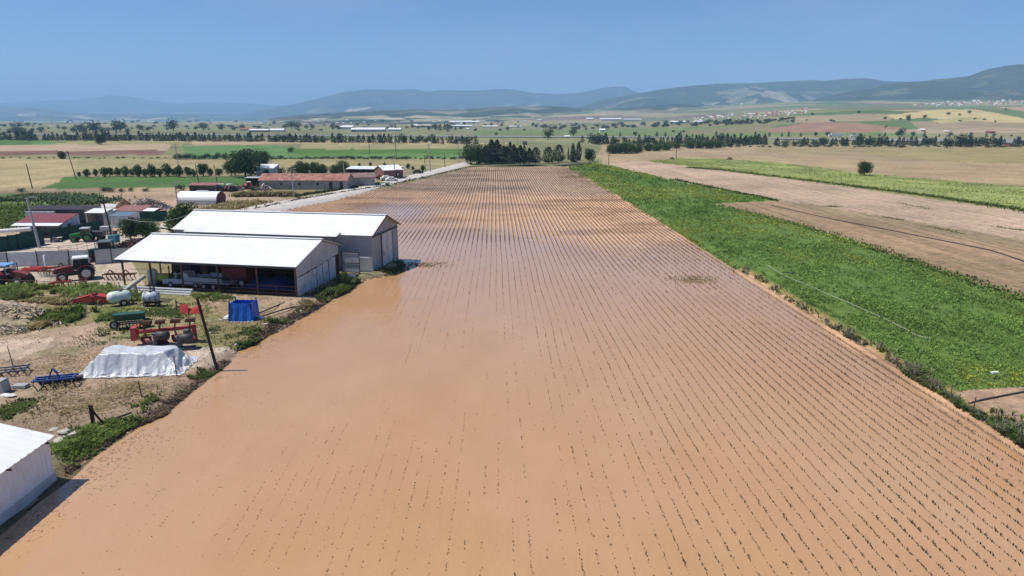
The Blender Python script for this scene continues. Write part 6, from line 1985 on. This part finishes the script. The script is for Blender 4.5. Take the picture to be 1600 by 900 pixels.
# maize rows: one object for the mass of seedlings, the largest 300 as things
xs = np.arange(XS0, -60, -ROW)
pts, hts = [], []
for r_i, x in enumerate(xs):
    y = 20.0
    Y = []
    while y < FAR_Y - 2:
        Y.append(y)
        y += (.13 if y < 60 else .17 if y < 85 else .24 if y < 120 else .34) * rg.uniform(.7, 1.4)
    Y = np.array(Y)
    X = x + rg.normal(0, .02, len(Y)) + .20 * (vnoise(Y / 13, Y * 0 + r_i * .21, 81) - .5)
    n1 = .6 * vnoise(Y / 5.0, Y * 0 + r_i * 3.7, 83) + .4 * vnoise(Y / 1.1, Y * 0 + r_i * 5.1, 84); n2 = vnoise(X / 9, Y / 16, 85)
    dens = np.where(Y < 85, np.interp(X, [-22, -14, -6, 4, 12, 18, 31], [.04, .26, .46, .55, .60, .64, .66]), np.where(Y < 120, .78, np.interp(Y, [120, 160, 220, 300], [.9, .82, .7, .6])))
    dens = dens + .55 * (n2 - .5) + .25 * (vnoise(np.full(len(Y), r_i * 1.37), Y * 0, 87) - .5)
    ok = (n1 * .55 + rg.uniform(0, .40, len(Y)) < dens) & (X > shore(Y) + 1.2) & (X < RX - .3 - 2.0 * np.clip((Y - 110) / 160, 0, 1)) & (rg.uniform(0, 1, len(Y)) < .92)
    zs = np.maximum(soil_h(X, Y), -.05)
    k = np.nonzero(ok)[0]
    pts.append(np.stack([X[k], Y[k], zs[k] - .02], 1))
    hts.append(np.interp(Y[k], [20, 60, 100, 160, 300], [.17, .175, .19, .22, .26]) * rg.uniform(.6, 1.25, len(k)) * np.interp(X[k], [-20, -5, 5, 25], [.6, .75, .95, 1.15]))
pts = np.concatenate(pts); hts = np.concatenate(hts)
ppx, ppy, zc = project(pts)
vis = (ppx > -20) & (ppx < 1620) & (ppy < 920)
pts, hts, zc, ppx, ppy = pts[vis], hts[vis], zc[vis], ppx[vis], ppy[vis]
score = np.where((ppx > 5) & (ppx < 1595) & (ppy < 893), hts / zc, 0)
big = np.argsort(-score)[:300]
rest = np.ones(len(pts), bool); rest[big] = False
near = rest & (pts[:, 1] < 75)
far_ = rest & ~near
V1, F1, c1 = blades(pts[near], hts[near], .036, 3, rg, .38)
V2, F2, c2 = blades(pts[far_], hts[far_], np.repeat(np.interp(pts[far_][:, 1], [75, 120, 300], [.05, .075, .14]), 2), 2, rg, .5)
V = np.concatenate([V1, V2]); Fq = np.concatenate([F1, F2 + len(V1)])
tag(link('maize_rows', tri_mesh('maize_rows', V, Fq, L_MAIZE, tint(rg, c1 + c2, 5))), kind='stuff')
seedling = []
for k in range(6):
    V, Fq, c = blades(np.zeros((1, 3)), np.array([.16]), .036, 4, rg, .42)
    seedling.append(tri_mesh('maize_seedling', V, Fq, L_MAIZE, tint(rg, c, 5)))
for k in big:
    o = link('maize_seedling', seedling[int(k) % 6]); o.location = pts[k]
    s_ = float(hts[k] / .16); o.scale = (s_, s_, s_); o.rotation_euler = (0, 0, float(rg.uniform(0, 6.28)))
    tag(o, 'young maize seedling standing in the muddy water of the nearest crop rows', 'seedling', 'nearest maize seedlings in the flooded rows')

# green field: leafy crop
def in_world_poly(P, poly):
    a, b_, _ = project(np.stack([P[:, 0], P[:, 1], np.full(len(P), .4)], 1))
    return in_poly(a, b_, poly)


GF = LAND[[i for i, q in enumerate(LAND) if q[1] == (.105, .17, .04)][0]][0]
C_, HT = [], []
for (y0, y1, dn) in ((38, 70, 15), (70, 110, 9), (110, 170, 4.5), (170, 300, 1.8)):
    n = int((y1 - y0) * 34 * dn)
    P = np.stack([rg.uniform(RX - 2.2, RX + 73, n * 2), rg.uniform(y0, y1, n * 2)], 1)
    P = P[in_world_poly(P, GF) & (P[:, 0] > RX + np.where(P[:, 1] < 86, 1.2, .1 - 2.2 * np.clip((P[:, 1] - 110) / 160, 0, 1)))]
    C_.append(P)
P = np.concatenate(C_)
dens = fbm(P[:, 0] / 2.5, P[:, 1] / 5, 91, 3)
P = P[dens + rg.uniform(-.15, .15, len(P)) + .10 * np.cos(2 * np.pi * P[:, 0] / 1.5) > .40]
P = P[np.abs((P[:, 0] - RX) % 9.0 - 5.0) + rg.normal(0, .1, len(P)) > .22]
hh = (.14 + .30 * fbm(P[:, 0] / 1.6, P[:, 1] / 3, 93, 3)) * rg.uniform(.6, 1.2, len(P))
base = np.maximum(gh(P[:, 0], P[:, 1]), np.where(P[:, 0] < RX, soil_h(P[:, 0], P[:, 1]), -9))
far_s = np.interp(P[:, 1], [40, 80, 150, 300], [.085, .11, .18, .34])
nl = 4
PP = np.repeat(np.stack([P[:, 0], P[:, 1], base], 1), nl, 0)
PP[:, :2] += rg.normal(0, .16, (len(PP), 2)); PP[:, 2] += np.repeat(hh, nl) * rg.uniform(.25, 1.0, len(PP))
V, Fq = quad_cloud(PP, np.repeat(far_s, nl), rg, up=1.0, aspect=.6)
t_ = .62 + .9 * np.repeat(fbm(P[:, 0] / 3.0, P[:, 1] / 6.0, 95, 4), nl)
yel = np.repeat(smooth((fbm(P[:, 0] / 9.0, P[:, 1] / 30.0, 97, 3) - .44) / .2), nl) * .55
r3 = rg.uniform(.75, 1.3, len(PP))
cc = np.stack([t_ * r3 * (1 + yel * 1.3), t_ * r3 * (1 + yel * .4), t_ * r3 * .9, np.ones(len(PP))], 1)
tag(link('green_crop', mesh_np('green_crop', V, Fq, L_CROP, False, np.repeat(cc, 4, 0))), kind='stuff')

# weedy strip between the field and the green crop
def scatter_line(pix, n, spread):
    Q = [g(*q) for q in pix]
    out = []
    for _ in range(n):
        k = rg.integers(0, len(Q) - 1); u = rg.uniform()
        p = Q[k].lerp(Q[k + 1], u)
        out.append((p.x + rg.normal(0, spread), p.y + rg.normal(0, spread)))
    out = np.array(out)
    return np.stack([out[:, 0], out[:, 1], gh(out[:, 0], out[:, 1]) - .03], 1)


def weeds(name, pix, n, spread, h, w, nb, m, lo=.7, hi=1.3, lean=.6):
    P = scatter_line(pix, n, spread)
    P = P[(P[:, 2] > -.02)]
    if name in ('bank_grass', 'yard_weeds', 'yard_grass', 'weeds'): P = P[fbm(P[:, 0] / 1.7, P[:, 1] / 1.7, 103, 3) + rg.uniform(-.06, .06, len(P)) > (.47 if name == 'bank_grass' else .46)]
    hh = h * rg.uniform(.5, 1.2, len(P)) * (.5 + fbm(P[:, 0] / 1.5, P[:, 1] / 1.5, 99, 2))
    V, Fq, c = blades(P, hh, w, nb, rg, lean)
    return tag(link(name, tri_mesh(name, V, Fq, m, tint(rg, c, 5, lo, hi))), kind='stuff')


EDGE = [(1150, 424), (1180, 452), (1230, 490), (1290, 530), (1350, 562), (1410, 595), (1470, 625), (1530, 655), (1580, 685), (1640, 720)]
weeds('weeds', EDGE, 2200, .6, .42, .09, 6, L_GRASS, .8, 1.5)
weeds('weeds', EDGE, 1500, .6, .65, .08, 6, L_REED)
weeds('weeds', EDGE[5:], 1200, .5, .5, .09, 7, L_GRASS, .75, 1.4)
weeds('weeds', [(1148, 428), (1190, 468), (1250, 508), (1320, 553)], 500, .5, .5, .07, 6, L_DRY)
weeds('dry_stalks', [(1130, 432), (1190, 480), (1260, 530), (1340, 580), (1430, 630), (1520, 680), (1600, 725)], 900, .5, .16, .04, 4, L_DRY, .5, 1.0)
# clods, straw and small stones strewn over the yard
P = np.stack([rg.uniform(-62, -20, 26000), rg.uniform(38, 82, 26000)], 1)
P = P[(shore(P[:, 1]) - P[:, 0] > 1.0) & (fbm(P[:, 0] / 3, P[:, 1] / 3, 107, 4) + rg.uniform(-.1, .1, len(P)) > .47)]
V, Fq = quad_cloud(np.stack([P[:, 0], P[:, 1], gh(P[:, 0], P[:, 1]) + .015], 1), np.full(len(P), .055), rg, 0, .7)
tag(link('clods', mesh_np('clods', V, Fq, L_LITTER, False, tint(rg, len(P), 4, .6, 3.0))), kind='stuff')
# bank of the farmyard
weeds('bank_grass', [(100, 702), (130, 692), (170, 680), (185, 674)], 2600, .75, .30, .05, 7, L_GRASS, .9, 1.5)
weeds('bank_grass', [(165, 668), (205, 652), (235, 636), (262, 625), (285, 610)], 1300, .55, .28, .05, 7, L_GRASS, .6, 1.2)
weeds('bank_grass', [(300, 598), (320, 588), (335, 578)], 700, .5, .3, .05, 7, L_GRASS, .5, 1.0)
weeds('bank_grass', [(385, 545), (410, 532), (430, 520), (446, 510)], 1500, .6, .38, .06, 7, L_GRASS, .6, 1.15)
weeds('bank_grass', [(490, 466), (520, 458), (545, 450), (552, 440)], 1900, .7, .55, .08, 7, L_GRASS, .5, 1.1)
weeds('bank_grass', [(600, 424), (625, 417), (640, 416)], 600, .6, .4, .07, 6, L_GRASS, .5, 1.0)
weeds('bank_grass', [(470, 485), (500, 475), (530, 464)], 900, .6, .35, .06, 6, L_DRY)
weeds('bank_litter', [(120, 735), (180, 690), (250, 650), (310, 605), (360, 565)], 3400, .33, .20, .05, 5, L_LITTER, .4, 1.2, 1.0)
weeds('bank_litter', [(375, 550), (440, 514), (500, 478), (545, 455)], 2200, .38, .2, .06, 5, L_LITTER, .4, 1.2, 1.0)
# weeds inside the yard
YW = [((0, 455), (60, 458), (110, 462), (150, 458)), ((20, 465), (70, 470), (130, 472))]
weeds('yard_weeds', YW[0], 3000, 1.5, .7, .10, 6, L_GRASS, .8, 1.6)
weeds('yard_weeds', [(-10, 458), (30, 465), (45, 470)], 1500, 1.2, .8, .10, 6, L_GRASS, .55, 1.0)
weeds('yard_weeds', YW[1], 2600, 1.2, .65, .09, 6, L_DRY, .7, 1.25)
weeds('yard_weeds', [(145, 455), (180, 462), (215, 468)], 900, 1.0, .55, .08, 6, L_GRASS)
weeds('yard_grass', [(205, 482), (235, 490), (275, 492), (300, 480)], 2200, 1.1, .24, .05, 6, L_GRASS, .7, 1.25)
weeds('yard_grass', [(70, 500), (100, 494), (140, 495), (165, 496)], 2400, .75, .5, .07, 6, L_GRASS, .7, 1.25)
weeds('yard_grass', [(55, 512), (75, 508)], 500, .5, .5, .07, 6, L_DRY)
weeds('yard_grass', [(170, 515), (210, 525), (165, 530)], 1800, 1.3, .2, .04, 6, L_GRASS, .5, 1.0)
weeds('yard_grass', [(300, 522), (340, 512), (400, 520), (350, 530)], 1800, 1.0, .2, .05, 6, L_GRASS, .5, 1.0)
weeds('yard_grass', [(310, 463), (340, 464), (370, 466)], 900, .8, .3, .05, 6, L_GRASS)
weeds('yard_grass', [(-5, 640), (15, 650), (40, 625), (20, 660)], 1300, .5, .22, .05, 7, L_GRASS, .5, 1.0)
weeds('yard_grass', [(120, 640), (60, 620), (100, 660), (200, 605), (150, 560)], 900, 1.2, .18, .04, 6, L_DRY, .6, 1.1)
weeds('yard_straw', [(60, 575), (120, 560), (100, 610), (200, 610), (130, 640), (230, 600)], 3800, 1.4, .10, .03, 5, L_DRY, .6, 1.2, 1.8)
weeds('yard_straw', [(300, 480), (350, 490), (320, 510), (400, 500)], 3000, 1.6, .12, .04, 5, L_DRY, .8, 1.5, 1.8)
# rough ground behind the yard
weeds('rough_grass', [(20, 312), (70, 308), (110, 312), (150, 318)], 2400, 3.0, .9, .25, 5, L_OLIVE, 1.0, 2.0)
weeds('rough_grass', [(-20, 330), (20, 325), (30, 345), (10, 355)], 1800, 3.0, .8, .22, 5, L_GRASS, .5, 1.2)
weeds('rough_grass', [(340, 326), (370, 318), (400, 318), (330, 335)], 1500, 1.6, .8, .18, 5, L_DRY)
weeds('rough_grass', [(370, 307), (420, 306), (455, 306)], 1500, 1.0, 1.1, .2, 5, L_DRY, .5, .9)
weeds('rough_grass', [(460, 307), (520, 298), (600, 287)], 700, .6, .6, .2, 5, L_OLIVE)
# road verge on the field side
weeds('verge_grass', [(380, 342), (466, 322), (520, 312), (600, 293), (670, 277), (738, 260)], 900, .35, .5, .18, 5, L_OLIVE, .5, 1.1)
# raised edges of the strips on the right
weeds('strip_edge_grass', [(1075, 262), (1130, 266), (1300, 287), (1450, 306), (1600, 329), (1680, 342)], 2400, 1.1, .5, .22, 5, L_GRASS, .6, 1.1)
weeds('strip_edge_grass', [(1055, 281), (1130, 297), (1215, 314)], 700, .5, .5, .2, 5, L_GRASS, .4, .9)
weeds('strip_edge_grass', [(1130, 322), (1250, 352), (1350, 384), (1450, 417), (1600, 468), (1680, 495)], 1500, .9, .34, .14, 6, L_GRASS, .8, 1.35)
for sa, sb in (((1290, 322.5), (1312, 323)), ((1405, 317), (1455, 327)), ((1380, 339), (1412, 344)), ((1556, 354), (1600, 361)), ((1450, 353), (1505, 366))):
    weeds('stubble_tufts', [sa, sb], 110, .45, .18, .14, 5, L_GRASS, .8, 1.4)
SGP = [q for q in LAND if q[1] == YGREEN][0][0]
P = np.stack([rg.uniform(20, 190, 60000), rg.uniform(100, 330, 60000)], 1)
P = P[in_world_poly(P, SGP)]
P = P[fbm(P[:, 0] / 6, P[:, 1] / 9, 101, 3) + rg.uniform(-.12, .12, len(P)) > .46][:9000]
hh = rg.uniform(.10, .24, len(P))
V, Fq, c = blades(np.stack([P[:, 0], P[:, 1], gh(P[:, 0], P[:, 1])], 1), hh, .16, 4, rg, 1.0)
tag(link('strip_grass', tri_mesh('strip_grass', V, Fq, L_GRASS, tint(rg, c, 5, 1.2, 2.0))), kind='stuff')
# straw and scum floating on the water, thickest along the banks
n_ = 5200
yy_ = rg.uniform(24, 95, n_); side = rg.uniform(0, 1, n_)
xx_ = np.where(side < .55, shore(yy_) + .3 + rg.exponential(.9, n_), np.where(side < .8, RX - .8 - rg.exponential(.8, n_), rg.uniform(-20, 29, n_)))
ok_ = (fbm(xx_ / 2.5, yy_ / 2.5, 111, 3) + rg.uniform(-.06, .06, n_) > .5) & (xx_ < RX - .6)
FP = np.stack([xx_, yy_, np.full(n_, .012)], 1)[ok_]
a_ = rg.uniform(0, 6.28, len(FP)); ln_ = rg.uniform(.02, .09, len(FP)); wd_ = rg.uniform(.006, .02, len(FP))
d_ = np.stack([np.cos(a_), np.sin(a_), 0 * a_], 1) * ln_[:, None]; s__ = np.stack([-np.sin(a_), np.cos(a_), 0 * a_], 1) * wd_[:, None]
V = np.stack([FP - d_ - s__, FP + d_ - s__, FP + d_ + s__, FP - d_ + s__], 1).reshape(-1, 3)
tag(link('floating_straw', mesh_np('floating_straw', V, np.arange(len(V)).reshape(-1, 4), L_LITTER, False, tint(rg, len(FP), 4, .4, 1.8))), kind='stuff')
# debris in the flooded field
for (x, y, rx, ry, lab) in [(1083, 437, 1.6, 1.1, 'matted straw tuft caught in the flooded rows'), (655, 414, 1.8, 1.0, 'dark drift of straw off the warehouse corner')]:
    q = at(x, y, 0)
    P = np.stack([q[0] + rg.normal(0, rx, 260), q[1] + rg.normal(0, ry, 260), np.full(260, .0)], 1)
    V, Fq, c = blades(P, np.full(260, .14), .05, 4, rg, 1.8)
    tag(link('straw_drift', tri_mesh('straw_drift', V, Fq, L_DRY if x > 900 else L_REED, tint(rg, c, 5, .4, .9))), lab, 'straw')
